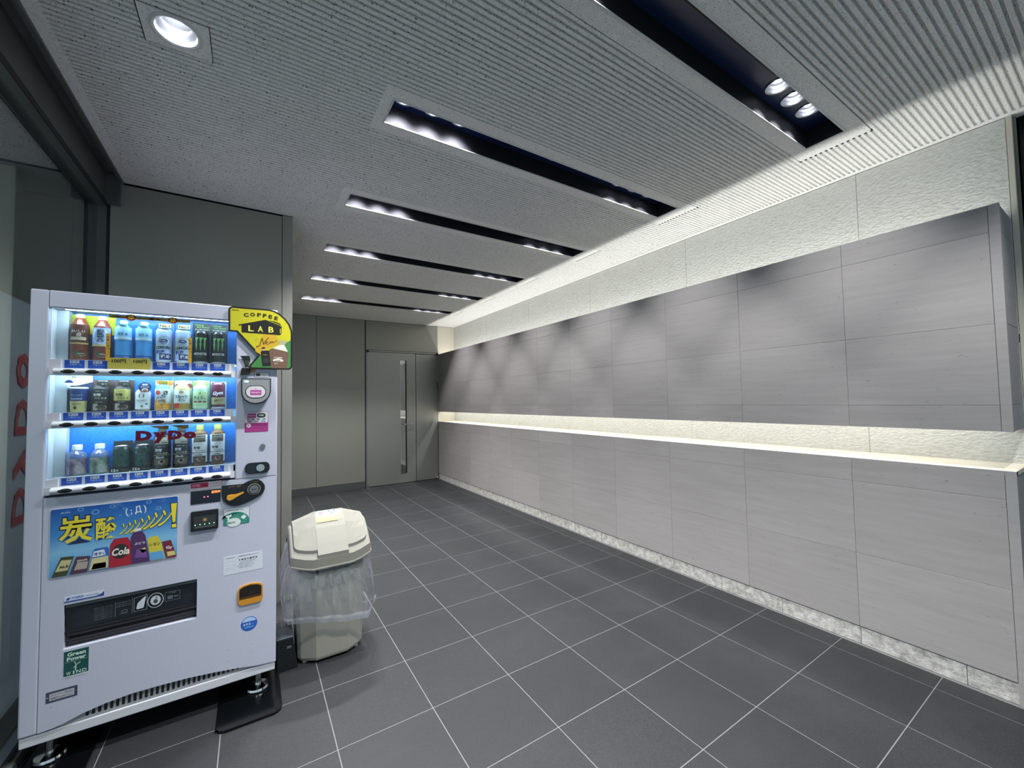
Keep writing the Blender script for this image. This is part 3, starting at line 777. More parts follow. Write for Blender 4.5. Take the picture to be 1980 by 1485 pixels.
P_ = [(.785, 1.678), (.795, 1.684), (.791, 1.690), (.786, 1.682), (.79, 1.674), (.80, 1.677), (.806, 1.690), (.8085, 1.680), (.814, 1.692), (.818, 1.682), (.834, 1.697)]
for p, q in zip(P_, P_[1:]): b.line(*p, *q, .0022, y - .0006, K_)
for a in ((.744, 1.699, .749, 1.693), (.750, 1.704, .753, 1.697), (.742, 1.690, .747, 1.688)): b.line(*a, .0018, y - .0006, '#c48a12')
b.flat(ccw([(.7704, 1.6588), (.7835, 1.660), (.7835, 1.652), (.771, 1.651)]), y - .0009, '#0c0c0c'); b.flat(ccw([(.772, 1.651), (.7825, 1.652), (.785, 1.6405), (.771, 1.640)]), y - .0009, '#c99b95')
b.flat(ccw([(.7662, 1.6364), (.772, 1.642), (.797, 1.645), (.8011, 1.6416), (.8089, 1.5698), (.7739, 1.567)]), y - .001, '#121212'); b.text('DyDo', .786, 1.622, y - .0013, '#b58a4a', h=.006, w=.02, bold=.02); b.rect(.777, .800, 1.583, 1.606, y - .0012, '#2f2f2f')
b.flat(ccw([(.8441, 1.6733), (.8669, 1.6747), (.879, 1.6929), (.877, 1.6960), (.844, 1.6994), (.842, 1.690)]), y - .0008, '#a5a27c')
b.flat(ccw([(.8441, 1.6745), (.8669, 1.6755), (.8823, 1.6420), (.8173, 1.6562)]), y - .0009, '#dcd8d2')
b.flat(ccw([(.8011, 1.650), (.8173, 1.6562), (.8823, 1.6387), (.8854, 1.630), (.878, 1.5578), (.8104, 1.5578)]), y - .0008, '#6d5546')
b.text('COFFEE', .840, 1.611, y - .0012, '#e9e4dc', h=.006, w=.035, bold=.02); b.flat(ccw([(.818, 1.594), (.818, 1.601), (.842, 1.608), (.862, 1.600), (.860, 1.592)]), y - .0011, '#ece8e0'); b.text('LAB', .839, 1.5975, y - .0014, '#5c4a3d', h=.007, w=.022, bold=.02); b.text('DR', .832, 1.582, y - .0012, '#e9e4dc', h=.006, w=.014)
b.build('promotional_sign', vm)
# small dark flag hanging out behind the sign
b = V(); b.flat(ccw([(.6832, 1.614), (.7194, 1.6156), (.7251, 1.5957), (.7141, 1.5618), (.703, 1.5615), (.700, 1.585)]), -.006, '#0d1512'); b.flat(ccw([(.6832, 1.614), (.7194, 1.6156), (.7251, 1.5957), (.7141, 1.5618), (.703, 1.5615), (.700, 1.585)])[::-1], -.005, '#0d1512')
for k in range(3): b.line(.705 + k * .006, 1.593, .707 + k * .006, 1.572, .002, -.0065, '#4b6a4e')
b.prism(ccw([(.6891, 1.5561), (.7282, 1.5555), (.72, 1.5252), (.6839, 1.5212)]), 'y', -.006, -.001, '#0a0a0a'); b.prism(ccw([(.7282, 1.5538), (.751, 1.5494), (.695, 1.5097), (.7214, 1.5285)]), 'y', -.003, -.001, '#b5782c')
b.build('hanging_flag', vm)
# card reader
RD = [(.6873, 1.5066), (.810, 1.5066), (.810, 1.445), (.806, 1.4241), (.7964, 1.405), (.775, 1.388), (.7473, 1.382), (.722, 1.387), (.700, 1.403), (.690, 1.423), (.6873, 1.445)]
RD = ccw(RD)
b = V(); b.prism(RD, 'y', -.032, 0, mat('reader_dark_case', '#3a4247', .35)); rd = b.build('card_reader', vm, .003, 2)
b = V(); b.prism(inset(RD, .006), 'y', -.036, -.030, mat('reader_grey_face', '#8e9295', .35)); b.build('reader_face', rd, .002, 2)
def rrect(x0, x1, z0, z1, r, n=6):
    out = []
    for cx_, cz_, a0 in ((x1 - r, z0 + r, -PI / 2), (x1 - r, z1 - r, 0), (x0 + r, z1 - r, PI / 2), (x0 + r, z0 + r, PI)):
        for i in range(n + 1): a = a0 + PI / 2 * i / n; out.append((cx_ + r * math.cos(a), cz_ + r * math.sin(a)))
    return out
b = V(); b.flat(rrect(.7045, .7895, 1.411, 1.472, .0304), -.0365, '#20262a'); b.flat(rrect(.708, .786, 1.4145, 1.4685, .0268), -.0368, '#d6d2da'); b.rect(.7247, .7694, 1.4265, 1.4495, -.0371, '#b13a92'); b.text('nanaco', .747, 1.438, -.0374, '#e6c4dd', h=.009, w=.038, bold=.02); b.text('ID', .747, 1.4565, -.0371, '#7d3a55', h=.005)
b.build('reader_pad', rd)
b = V(); b.disc(.7093, 1.4902, .009, .0045, -.0368, emitter('reader_green_light', '#7dfff0', 2.5)); b.build('indicator_light', rd)
# stickers on the right column
def sticker(name, fn, x0, x1, z0, z1, bg, r=.003):
    b = V(); b.prism(rrect(x0, x1, z0, z1, r, 4), 'y', -.0006, .0001, bg); fn(b); return b.build(name, vm)
def f_ic(b):
    b.rect(.743, .801, 1.516, 1.5355, -.0008, '#e9e7ea'); b.rect(.748, .765, 1.519, 1.532, -.0011, '#1d1d20'); b.rect(.7515, .7615, 1.5225, 1.5265, -.0013, '#7b5a66'); b.text('Please Touch', .785, 1.5285, -.0011, '#555560', h=.004, w=.024); b.text('ICカード', .785, 1.522, -.0011, '#555560', h=.004, w=.024)
sticker('touch_here_sticker', f_ic, .7406, .8031, 1.5134, 1.5378, '#5a4a66', .001)
def f_pay(b):
    b.flat(rrect(.7045, .7982, 1.2925, 1.3445, .003, 4), -.0008, '#dad2da'); b.rect(.7136, .7483, 1.317, 1.338, -.0011, '#aa3d86'); b.text('nanaco', .731, 1.3275, -.0013, '#e3b9d6', h=.007, w=.03, bold=.02)
    b.flat(rrect(.7533, .7887, 1.317, 1.3384, .0105), -.0011, '#1d3b34'); b.text('Edy', .771, 1.328, -.0013, '#e6eee9', h=.009, w=.02, bold=.02)
    for k, (cc, u) in enumerate((('#8a3d78', .718), ('#54606c', .736), ('#54606c', .758), ('#4f86c6', .782))): b.rect(u - .006, u + .006, 1.3075, 1.3125, -.0011, cc)
    for k, (cc, u) in enumerate((('#7d2b4c', .722), ('#667', .750) if False else ('#666a77', .750), ('#5f98cf', .779))): b.rect(u - .009, u + .009, 1.2970, 1.3015, -.0011, cc)
    b.disc(.719, 1.2805, .0095, .0095, -.0008, '#ecdfea'); b.text('ID', .719, 1.2805, -.0011, '#7d2b66', h=.007, bold=.02)
    b.text('交通系電子マネー', .762, 1.2865, -.0008, '#4f1040', h=.005, w=.056); b.text('ご利用いただけます', .765, 1.2795, -.0008, '#4f1040', h=.005, w=.056); b.text('チャージはできません', .757, 1.2655, -.0008, '#7e2866', h=.004, w=.046)
sticker('payment_sticker', f_pay, .7030, .7997, 1.2486, 1.3460, '#a0327f', .004)
b = V(); b.disc(.777, 1.1775, .0115, .0115, -.0040, mat('steel_grey', '#8e9294', .3, .9)); b.prism([(.777 + .0115 * math.cos(i * PI / 12), 1.1775 + .0115 * math.sin(i * PI / 12)) for i in range(24)], 'y', -.0039, 0, mat('steel_grey')); b.line(.7745, 1.176, .7795, 1.179, .0016, -.0043, BLACK); b.build('key_button', vm)
LK = rrect(.7053, .8067, 1.0495, 1.1022, .022)
b = V(); b.prism(LK, 'y', -.007, 0, mat('gloss_black_plastic', '#0b0e16', .18)); lk = b.build('lock_handle', vm, .002, 2)
b = V(); b.flat(rrect(.713, .7585, 1.058, 1.0935, .004), -.0073, mat('gloss_navy', '#121826', .2)); b.prism([(.7685 + .0165 * math.cos(i * PI / 12), 1.0765 + .0165 * math.sin(i * PI / 12)) for i in range(24)], 'y', -.012, -.007, CHROME); b.ring(.7685, 1.0765, .0118, .0118, .003, -.0124, mat('steel_grey')); b.line(.7645, 1.073, .7725, 1.080, .0025, -.0124, BLACK); b.build('lock_cylinder', lk)
# red notice, LED strip, coin panel
def f_red(b):
    b.rect(.5035, .567, 1.0085, 1.0305, -.0008, '#b32e56'); b.text('千円札', .523, 1.0195, -.0011, '#e9b9c8', h=.013, w=.03, bold=.02); b.rect(.542, .561, 1.014, 1.026, -.0011, '#8c1f42')
    b.text('使えます', .590, 1.0225, -.0008, '#b05a72', h=.011, w=.042, bold=.015); b.text('500', .590, 1.0105, -.0008, '#b05a72', h=.006, w=.036)
    b.text('5千円、1万円札は使えません', .555, 1.0005, -.0008, '#a8607a', h=.0055, w=.088)
    b.rect(.6135, .6155, 1.008, 1.0315, -.0009, '#b32e56')
sticker('red_banknote_notice', f_red, .5025, .6160, .9965, 1.0325, '#dcdbe2', .001)
b = V(); b.prism(rrect(.5035, .6125, .937, .9955, .002, 3), 'y', -.0012, 0, mat('led_window_navy', '#0a0d20', .15)); lw = b.build('led_display', vm)
LEDR = emitter('led_orange', '#ff6a35', 3.0); b = V(); b.text('販売中', .595, .984, -.0016, LEDR, h=.0115, w=.032, bold=.02); b.disc(.5525, .9655, .0025, .0022, -.0016, emitter('led_red', '#ff5a78', 3.0)); b.disc(.5655, .9655, .0025, .0022, -.0016, emitter('led_red', '#ff5a78', 3.0)); b.build('led_characters', lw)
CP = ccw([(.6163, 1.005), (.6194, 1.0077), (.6981, 1.0064), (.718, 1.0171), (.7404, 1.0224), (.7585, 1.0216), (.7746, 1.0103), (.7863, .9915), (.7875, .9725), (.7819, .9572), (.7704, .9441), (.741, .9284), (.7076, .9149), (.6792, .9074), (.6575, .9089), (.6382, .9201), (.6232, .9376), (.6167, .959)])
b = V(); b.prism(CP, 'y', -.006, 0, mat('gloss_black_plastic')); b.text('おつり・返却', .666, .9985, -.0063, '#8c7440', h=.008, w=.048, bold=.015); b.text('コイン投入口', .7435, 1.0125, -.0063, '#7a7034', h=.006, w=.03); cp = b.build('coin_panel', vm, .002, 2)
b = V(); b.prism(ccw([(.6358, .9486), (.6378, .9612), (.6485, .9636), (.6701, .9619), (.7006, .9708), (.7028, .9665), (.6723, .9499), (.6573, .9404), (.6444, .9376)]), 'y', -.016, -.006, mat('amber_lever', '#d69a2c', .3)); b.build('return_lever', cp, .002, 2)
b = V(); b.ring(.743, .977, .0265, .0265, .003, -.0064, '#9a9076'); b.prism([(.743 + .019 * math.cos(i * PI / 14), .977 + .019 * math.sin(i * PI / 14)) for i in range(28)], 'y', -.013, -.006, mat('steel_grey')); b.line(.733, .9765, .753, .9775, .003, -.0134, BLACK); b.build('coin_slot', cp)
# bill slot
b = V(); b.prism(rrect(.5055, .6055, .819, .906, .004, 4), 'y', -.012, 0, mat('bill_case_black', '#12181b', .3)); bl = b.build('bill_acceptor', vm, .002, 2)
b = V(); b.rect(.5165, .5965, .829, .884, -.0124, '#2d3133'); b.ring(.5565, .866, .008, .008, .002, -.0127, '#8c6a4a'); b.disc(.5565, .866, .005, .005, -.0127, '#b8924f'); b.rect(.520, .593, .8335, .8375, -.0127, '#56605c'); b.build('bill_slot_face', bl)
GL = emitter('bill_green_led', '#7dffb4', 2.0); b = V()
for u in (.522, .539, .556, .573, .590): b.disc(u, .8465, .0022, .0018, -.0129, GL)
b.build('bill_lights', bl)
def f_eco(b):
    b.flat(rrect(.6255, .7240, .8225, .8985, .004), -.0008, '#d3dbe0')
    pts = [(.6255, .8225), (.7240, .8225), (.7240, .842)] + [(.668 + .058 * math.cos(a), .832 + .048 * math.sin(a)) for a in [i * PI * .78 / 10 + .22 for i in range(11)]] + [(.6255, .868)]
    b.flat(ccw(pts), -.0011, '#2f8577'); b.disc(.664, .8325, .027, .020, -.0014, '#d7e2e2'); b.flat(ccw([(.632, .866), (.656, .870), (.655, .863), (.645, .856), (.649, .846), (.638, .846), (.641, .856), (.634, .860)]), -.0015, '#dfe9e9'); b.flat(ccw([(.690, .852), (.704, .863), (.714, .852), (.702, .840)]), -.0015, '#dfe9e9')
    for u, z in ((.665, .868), (.676, .862), (.683, .853), (.672, .855), (.712, .838), (.705, .829)): b.disc(u, z, .0014, .0014, -.0015, '#dfe9e9', 8)
    b.text('強化中!', .654, .8325, -.0018, '#2b7a6e', h=.011, w=.032, bold=.02); b.text('自動販売機の除菌・清掃', .668, .8885, -.0012, '#3a6a70', h=.005, w=.066, rot=-.06); b.text('dydo', .712, .893, -.0012, '#a85a6a', h=.004, w=.02, bold=.02)
sticker('hygiene_sticker', f_eco, .6240, .7255, .8210, .9000, '#3a6f74', .005)
def f_info(b):
    b.text('お客様 お問い合わせ', .653, .6705, -.0009, '#30343c', h=.0045, w=.035, bold=.01); b.text('自動販売機でお困りのときは', .722, .671, -.0009, '#30343c', h=.0045, w=.078, bold=.01)
    b.text('1431873', .722, .6540, -.0009, '#22262c', h=.0085, w=.072, bold=.02); b.text('TEL 0120-559-552', .720, .6435, -.0009, '#30343c', h=.0045, w=.060)
    for z in (.654, .6365, .6245, .616): b.text('・・・・・', .653, z, -.0009, '#30343c', w=.036, h=.002, bold=.02)
    for z, w_ in ((.6345, .055), (.6255, .066), (.6175, .05)): b.text('東京都千代田区丸の内', .712, z, -.0009, '#30343c', h=.0045, w=w_)
sticker('address_sticker', f_info, .6258, .7802, .5955, .6795, '#cfd6e2', .001)
# coin return cup
RC = [(.6825, .462), (.690, .447), (.700, .4425), (.765, .4425), (.776, .447), (.7815, .460), (.7815, .515), (.776, .526), (.760, .533), (.732, .537), (.704, .533), (.688, .526), (.6825, .515)]
b = V(); b.prism(ccw(RC), 'y', -.006, 0, mat('amber_plastic', '#c8892e', .3)); cu = b.build('coin_return_cup', vm, .002, 2)
b = V(); b.flat(ccw([(.688, .4705), (.776, .4705), (.776, .513), (.771, .521), (.758, .527), (.732, .531), (.706, .527), (.693, .521), (.688, .513)]), -.0063, '#17100c'); b.rect(.688, .776, .4705, .480, -.0065, '#4c3016'); b.rect(.724, .752, .487, .505, -.0066, '#241c18'); b.build('return_opening', cu)
b = V(); b.prism([(.7275 + .0325 * math.cos(i * PI / 16), .350 + .0325 * math.sin(i * PI / 16)) for i in range(32)], 'y', -.0006, 0, '#1f5cb8')
b.flat(ccw([(.7275 + .030 * math.cos(a), .350 + .030 * math.sin(a)) for a in [.35 + i * (PI - .7) / 10 for i in range(11)]]), -.0009, '#a9c6ea'); b.text('カラス', .7185, .3485, -.0012, '#eaf2fb', h=.011, w=.030, bold=.025); b.text('トレー', .745, .3485, -.0012, '#c9dcf4', h=.007, w=.018); b.rect(.708, .747, .331, .3385, -.0010, '#5c8fd4'); b.build('round_blue_sticker', vm)
# poster window
POS = mat('poster_blue', '#1a5fb0', .3); t_ = NT(POS); v_ = t_.coords((1, 1, 1), False)
a_ = t_.noise(v_, 9, 4, .6); gr = t_.n('ShaderNodeSeparateXYZ'); t_.l(t_.n('ShaderNodeTexCoord').outputs['Generated'], gr.inputs[0])
t_.color(t_.mix(t_.ramp(gr.outputs[2], [(0.0, '#4f97cf'), (.35, '#7fb9dd'), (.6, '#3f86c8'), (1.0, '#1450a2')]), '#9cc8e6', t_.ramp(a_, [(.55, 0.0), (.8, .5)])))
b = V(); b.prism(rrect(.0695, .4610, .7175, .9840, .008, 5), 'y', -.0012, 0, mat('poster_rim', '#c9ccd4', .3)); pr = b.build('poster_frame', vm)
b = V(); b.flat(rrect(.0715, .4590, .7195, .9820, .007, 5), -.0014, POS); b.build('poster_background', pr)
b = V(); y = -.0017
for u, z, r_ in ((.198, .955, .012), (.248, .970, .008), (.286, .955, .006), (.362, .972, .009), (.395, .940, .008), (.118, .968, .006), (.155, .972, .009), (.30, .925, .006), (.272, .93, .004)): b.ring(u, z, r_, r_ * .85, r_ * .3, y, '#6fa6d8', 20)
b.text('dydo', .112, .965, y, '#c9dcf0', h=.006, w=.026, bold=.02)
def outl(t, u, z, h, w_, **kw):
    b.text(t, u, z, y - .0004, '#10234a', h=h * 1.09, w=w_ * 1.09, bold=.05, **kw); b.text(t, u, z, y - .0008, '#e3d33a', h=h, w=w_, bold=.018, **kw)
outl('炭', .1435, .8960, .105, .095); outl('酸', .2315, .8860, .088, .064)
for k, (u, z, h_, w_) in enumerate(((.285, .872, .046, .019), (.304, .873, .050, .020), (.322, .877, .056, .024), (.344, .880, .058, .026), (.366, .886, .062, .030), (.390, .892, .068, .034), (.418, .896, .070, .036))): outl('ン', u, z, h_, w_, shear=.25)
b.flat(ccw([(.4325, .957), (.4575, .957), (.4535, .868), (.4395, .866)]), y - .0004, '#10234a'); b.flat(ccw([(.4352, .9535), (.4560, .9535), (.4515, .872), (.4420, .871)]), y - .0008, '#e3d33a'); b.rect(.4375, .4565, .846, .866, y - .0004, '#10234a'); b.rect(.4395, .4550, .8485, .8635, y - .0008, '#e3d33a')
b.text('( ; Д )', .3215, .941, y - .0004, '#d9e6f2', h=.036, w=.066, bold=.02, rot=.12)
pic = [
    ([(.0789, .7205), (.1033, .7941), (.140, .7914), (.1205, .7205)], '#3c4327', [([(.088, .740), (.1045, .782), (.134, .779), (.123, .740)], '#c2b98c')], ('ALE', .112, .756, .009, .026, '#2a2c18')),
    ([(.128, .7205), (.1458, .7875), (.1865, .7827), (.1778, .7205)], '#4d3448', [([(.140, .735), (.150, .765), (.181, .762), (.176, .735)], '#a89f95')], ('GRAPE', .163, .770, .007, .03, '#d9d2cc')),
    ([(.1817, .7205), (.194, .800), (.199, .8075), (.235, .8085), (.240, .802), (.2394, .7205)], '#2d63b5', [([(.1825, .724), (.1905, .770), (.239, .772), (.2394, .724)], '#c9c38f'), ([(.190, .726), (.196, .748), (.232, .748), (.233, .726)], '#d08a3c'), ([(.192, .775), (.1955, .797), (.226, .800), (.232, .776)], '#d9e2ea')], ('冷やし', .214, .786, .015, .036, '#2f5a9c')),
    ([(.2414, .7205), (.244, .8157), (.2559, .8360), (.2976, .8358), (.3075, .8085), (.3099, .7205)], '#a01e32', [([(.251 + .024 + .026 * math.cos(i * PI / 8), .782 + .03 * math.sin(i * PI / 8)) for i in range(16)], '#2c2526')], ('Cola', .2775, .781, .030, .056, '#e9e2dc')),
    ([(.3099, .7205), (.3061, .8313), (.3143, .8500), (.3422, .8530), (.3534, .8307), (.3682, .7205)], '#4a2d5c', [([(.316, .853), (.339, .8555), (.338, .867), (.318, .865)], '#d9d9d2'), ([(.320, .745), (.326, .780), (.357, .772), (.361, .738)], '#6d4a8c'), ([(.335, .775), (.353, .783), (.357, .766), (.345, .760)], '#c9b27a')], ('ぶどう', .335, .803, .011, .034, '#d3c6dc')),
    ([(.3692, .7205), (.3602, .8151), (.372, .823), (.3933, .8231), (.4049, .7948), (.4195, .7205)], '#c9bd3e', [([(.3695, .7225), (.367, .757), (.409, .757), (.417, .7225)], '#5d9ed2')], ('レモン', .385, .790, .012, .034, '#6d6420')),
    ([(.4240, .7205), (.4072, .7944), (.4368, .7973), (.4580, .7225), (.452, .7205)], '#6d2537', [([(.427, .728), (.424, .748), (.449, .748), (.4545, .730)], '#d0bf74')], ('Gy', .432, .765, .015, .022, '#e6dfe0'))]
for poly, c_, extra, tx in pic:
    b.flat(ccw(poly), y - .001, c_)
    for e, ce in extra: b.flat(ccw(e), y - .0013, ce)
    b.text(tx[0], tx[1], tx[2], y - .0017, tx[5], h=tx[3], w=tx[4], bold=.03, shear=.15 if tx[0] == 'Cola' else 0)
b.build('poster_print', pr)
# delivery flap
b = V(); b.box(DEL[0] + .001, DEL[1] - .001, .03, .112, DEL[2] + .001, DEL[3] - .001, mat('chute_black', '#0c0f14', .4)); b.build('delivery_chute', vm)
FLAP = mat('smoked_flap', '#262c33', .15)
b = V(); x0, x1 = DEL[0] + .003, DEL[1] - .003
prof = [(.004, DEL[3] - .002), (.001, DEL[3] - .012), (.0045, DEL[3] - .022), (.0085, .545), (.010, .505), (.006, .498), (.013, .490), (.022, .470), (.016, .462), (.024, .450), (.026, DEL[2] + .002)]
vs = [(u, d, z) for u in (x0, x1) for d, z in prof]; m_ = len(prof)
for i in range(m_ - 1): b.add(vs, [(i, i + 1, m_ + i + 1, m_ + i)], FLAP if i < 4 else mat('flap_black', '#0e1218', .25))
fl = b.build('delivery_flap', vm)
b = V(); y = .0035; gcol = '#7d858c'
for k in range(7): b.text('取り出し口に手や物を入れないでください', .228, .566 - k * .0075, y, gcol, h=.004, w=.055)
b.line(.262, .515, .262, .575, .001, y, gcol)
for k in range(3): b.text('缶が熱い場合があります', .288, .570 - k * .008, y, gcol, h=.0045, w=.045)
b.ring(.290, .532, .010, .006, .0012, y, gcol); b.line(.275, .524, .300, .524, .001, y, gcol); b.line(.314, .515, .314, .58, .001, y, gcol)
for a in ((.320, .520, .361, .520), (.361, .520, .361, .582), (.361, .582, .320, .575), (.320, .575, .320, .520)): b.line(*a, .0012, y, '#9aa2a8')
b.flat(ccw([(.327, .530), (.332, .527), (.350, .529), (.352, .538), (.358, .5765), (.348, .570), (.331, .552)]), y - .0003, '#c3cad0')
b.ring(.389, .549, .0265, .031, .0025, y, '#b9c1c7'); b.disc(.389, .549, .017, .020, y, '#b9c1c7'); b.disc(.389, .545, .007, .009, y - .0003, '#3a4148'); b.disc(.392, .560, .003, .0035, y - .0003, '#3a4148', 12)
for a in ((.420, .535, .470, .535), (.470, .535, .470, .572), (.470, .572, .420, .572), (.420, .572, .420, .535)): b.line(*a, .001, y, gcol)
b.text('ご注意', .445, .567, y, gcol, h=.005, w=.02); b.rect(.428, .446, .541, .556, y, '#59616a'); b.text('電源', .457, .55, y, gcol, h=.007, w=.015)
b.build('flap_print', fl)
def f_hyb(b):
    b.flat(ccw([(.1145, .6145), (.2285, .6145), (.2285, .6185), (.1145, .6185)]), -.0009, '#1f3f96'); b.flat(ccw([(.205, .6185), (.2285, .6185), (.2285, .633), (.222, .624)]), -.0009, '#1b2f8c')
    b.flat(ccw([(.119, .622), (.128, .622), (.133, .631), (.124, .631)]), -.0009, '#25409c'); b.text('HYBRID', .153, .6275, -.0009, '#3a62b8', h=.008, w=.034, bold=.02, shear=.2); b.text('HEAT PUMP', .195, .6265, -.0009, '#53699c', h=.004, w=.036, bold=.01, shear=.2)
sticker('hybrid_sticker', f_hyb, .1142, .2288, .6138, .6365, '#c9d3e3', .0008)
def f_grn(b):
    b.rect(.1185, .1880, .3295, .4245, -.0009, '#0c4a47'); wc = '#c7dcd2'
    b.text('Green', .1535, .4105, -.0013, wc, h=.015, w=.052, bold=.04); b.text('Power', .1535, .3930, -.0013, wc, h=.015, w=.054, bold=.04); b.line(.122, .3815, .185, .3835, .0006, -.0013, wc)
    b.line(.1515, .345, .1523, .366, .003, -.0013, wc); b.line(.1523, .366, .148, .380, .0025, -.0013, wc); b.line(.1523, .366, .165, .3735, .0025, -.0013, wc); b.line(.1523, .366, .1465, .355, .0022, -.0013, wc)
    for ch, u in (('W', .132), ('I', .1465), ('N', .160), ('D', .1765)): b.text(ch, u, .3385, -.0013, wc, h=.0125, w=.004 if ch == 'I' else .0125, bold=.02)
    b.text('自然エネルギー', .150, .3255, -.0009, '#6c7076', h=.003, w=.05)
sticker('green_power_sticker', f_grn, .1180, .1885, .3225, .4250, '#cfd6df', .0005)
def f_pl(b):
    b.rect(.0815, .1495, .2530, .2790, -.0009, '#b3b5bd'); b.text('ダイドードリンコ株式会社', .1155, .2715, -.0012, '#3a3a48', h=.006, w=.060, bold=.01); b.text('営業所 06-6871-2271', .1155, .2605, -.0012, '#3a3a48', h=.0055, w=.060, bold=.01)
    for u in (.0762, .1545): b.disc(u, .2665, .0027, .0027, -.0014, CHROME, 12)
sticker('owner_plate', f_pl, .0720, .1580, .2465, .2865, '#3c3f55', .001)
for u, z in ((.087, .228), (.147, .241), (.735, .255), (.735, .215), (.648, .205), (.648, .255)):
    b = V(); b.disc(u, z, .0016, .0016, -.0003, '#5a6070', 10); b.build('rivet', vm)
# yellow bargain strips
for u in (.2205, .4925):
    b = V(); b.box(u - .006, u + .006, .0125, .0135, 1.575, 1.690, '#d0a52c'); b.vtext('お買い得コーナー', u, 1.6755, .0125, .0122, '#5a1a14', .0085, bold=.01); b.build('bargain_strip', vm)
for u0, u1, uc in ((.222, .362, .2905), (.352, .492, .430)):
    b = V(); b.box(u0, u1, .0120, .0130, 1.7575, 1.7705, '#b5903a'); b.text('お買い', u0 + .028, 1.764, .0116, '#43150f', h=.009, w=.036, bold=.02); b.text('コーナー', u1 - .028, 1.764, .0116, '#43150f', h=.009, w=.040, bold=.02)
    b.disc(uc, 1.764, .0165, .0145, .0110, '#8c2315'); b.text('得', uc, 1.764, .0105, '#dcc23a', h=.021, w=.021, bold=.03); b.build('bargain_header', vm)
for ux in (.392, .462):
    b = V(); b.prism(ccw([(ux - .042, 1.2945), (ux + .028, 1.2945), (ux + .028, 1.278), (ux + .012, 1.2775)]), 'y', .022, .0225, '#b98a2c'); b.build('amber_pennant', vm)

# ================================================================== drinks in the display
DY = VY + .086
def wrap(r): return lambda x, z: (r * math.sin(x / r), -r * math.cos(x / r), z)
def drink(name, row, k, label, cat, group=None):
    zs = ROWZ[row][1]
    t = thing(name, label, cat, (VX + CU[k], DY, zs), group)
    return t, (VX + CU[k], DY, zs)
R_ = .0295
ROWN = ('top', 'middle', 'bottom')
def pet(t, T, h, body, cap, caph=.014, capr=.0135, shoulder=.68, neck=.0125, label=None, r=R_):
    z1 = h - caph; zsd = h * shoulder
    prof = [(.0005, 0), (r * .85, 0), (r, .006), (r, zsd), (r * .92, zsd + (z1 - zsd) * .35), (neck + .004, zsd + (z1 - zsd) * .8), (neck, z1 - .002), (neck, z1)]
    MB(T).lathe(prof, body, n=28).build('body', t)
    MB(T).lathe([(capr, z1 - .002), (capr + .0005, z1), (capr, h - .002), (capr - .002, h), (.0005, h)], cap, n=20).build('cap', t)
def can(t, T, h, body, r=R_, rim='#b9bdc2'):
    rm = col(rim, .25, .9)
    MB(T).lathe([(.0005, .003), (r * .78, 0), (r * .82, .002), (r, .010), (r, h - .014), (r * .86, h - .004)], [rm, rm, rm, body, body], n=28).build('body', t)
    MB(T).lathe([(r * .86, h - .004), (r * .88, h), (r * .84, h - .002), (r * .8, h - .005), (.0005, h - .005)], rm, n=24).build('lid', t)
def card(t, T, w_, h, c, y=.034):
    b = MB(T); b.box(-w_ / 2, w_ / 2, y, y + .0015, 0, h, c); return b.build('backing_card', t)
def patch(b, r, x0, x1, z0, z1, m, n=10):
    xf = wrap(r)
    for i in range(n):
        a, c = x0 + (x1 - x0) * i / n, x0 + (x1 - x0) * (i + 1) / n
        b.flat([(a, z0), (c, z0), (c, z1), (a, z1)], 0, m, xf)
def disk(b, r, cx_, cz_, rx, rz, m, n=20): b.flat([(cx_ + rx * math.cos(2 * PI * i / n), cz_ + rz * math.sin(2 * PI * i / n)) for i in range(n)], 0, m, wrap(r))
D1, D2, D3, D4 = R_ + .0008, R_ + .0012, R_ + .0016, R_ + .002
# --- top row
t, T = drink('drink_bottle', 0, 0, 'brown tea bottle with pale cap, first in the top display row', 'bottle')
MB(T).box(-.034, .034, .036, .0375, .12, .2, '#c6d21e').build('backing_card', t)
pet(t, T, .197, col('#7a3b26', .25), col('#d9dcae', .4), label=1)
b = MB(T); patch(b, D1, -.036, .036, .075, .150, col('#5b2a1e', .35), 14); patch(b, D2, -.026, .026, .085, .098, '#d8cdb0'); b.flat([(-.016, .132), (.016, .132), (0, .150)], 0, '#e3e2d8', wrap(D2)); b.text('おいしい', 0, .122, 0, '#e8dccd', h=.013, w=.044, bold=.03, xf=wrap(D3)); b.text('麦', .004, .107, 0, '#e8dccd', h=.016, w=.018, bold=.03, xf=wrap(D3)); patch(b, D2, -.036, .036, .068, .075, '#c7a96a'); disk(b, D2, .010, .030, .022, .013, '#2c5a38'); b.text('600ml', .010, .029, 0, '#a9c7ae', h=.006, w=.022, xf=wrap(D3)); b.build('label', t)
t, T = drink('drink_bottle', 0, 1, 'barley tea bottle with a blue and white label, second in the top display row', 'bottle')
MB(T).box(-.034, .034, .036, .0375, .12, .2, '#c6d21e').build('backing_card', t)
pet(t, T, .194, col('#7a3a30', .25), col('#dfe6ea', .4))
b = MB(T); patch(b, D1, -.036, .036, .065, .142, '#9db6dc', 14); disk(b, D2, -.002, .108, .026, .036, '#e2e8ef'); b.text('麦', .0, .122, 0, '#1c2a3c', h=.027, w=.025, bold=.03, xf=wrap(D3)); b.text('茶', .0, .094, 0, '#1c2a3c', h=.027, w=.025, bold=.03, xf=wrap(D3)); patch(b, D2, -.036, .036, .062, .070, '#cfc287'); disk(b, D2, .008, .029, .022, .015, '#35503c'); b.text('600ml', .008, .029, 0, '#c3d2c4', h=.006, w=.022, xf=wrap(D3)); b.build('label', t)
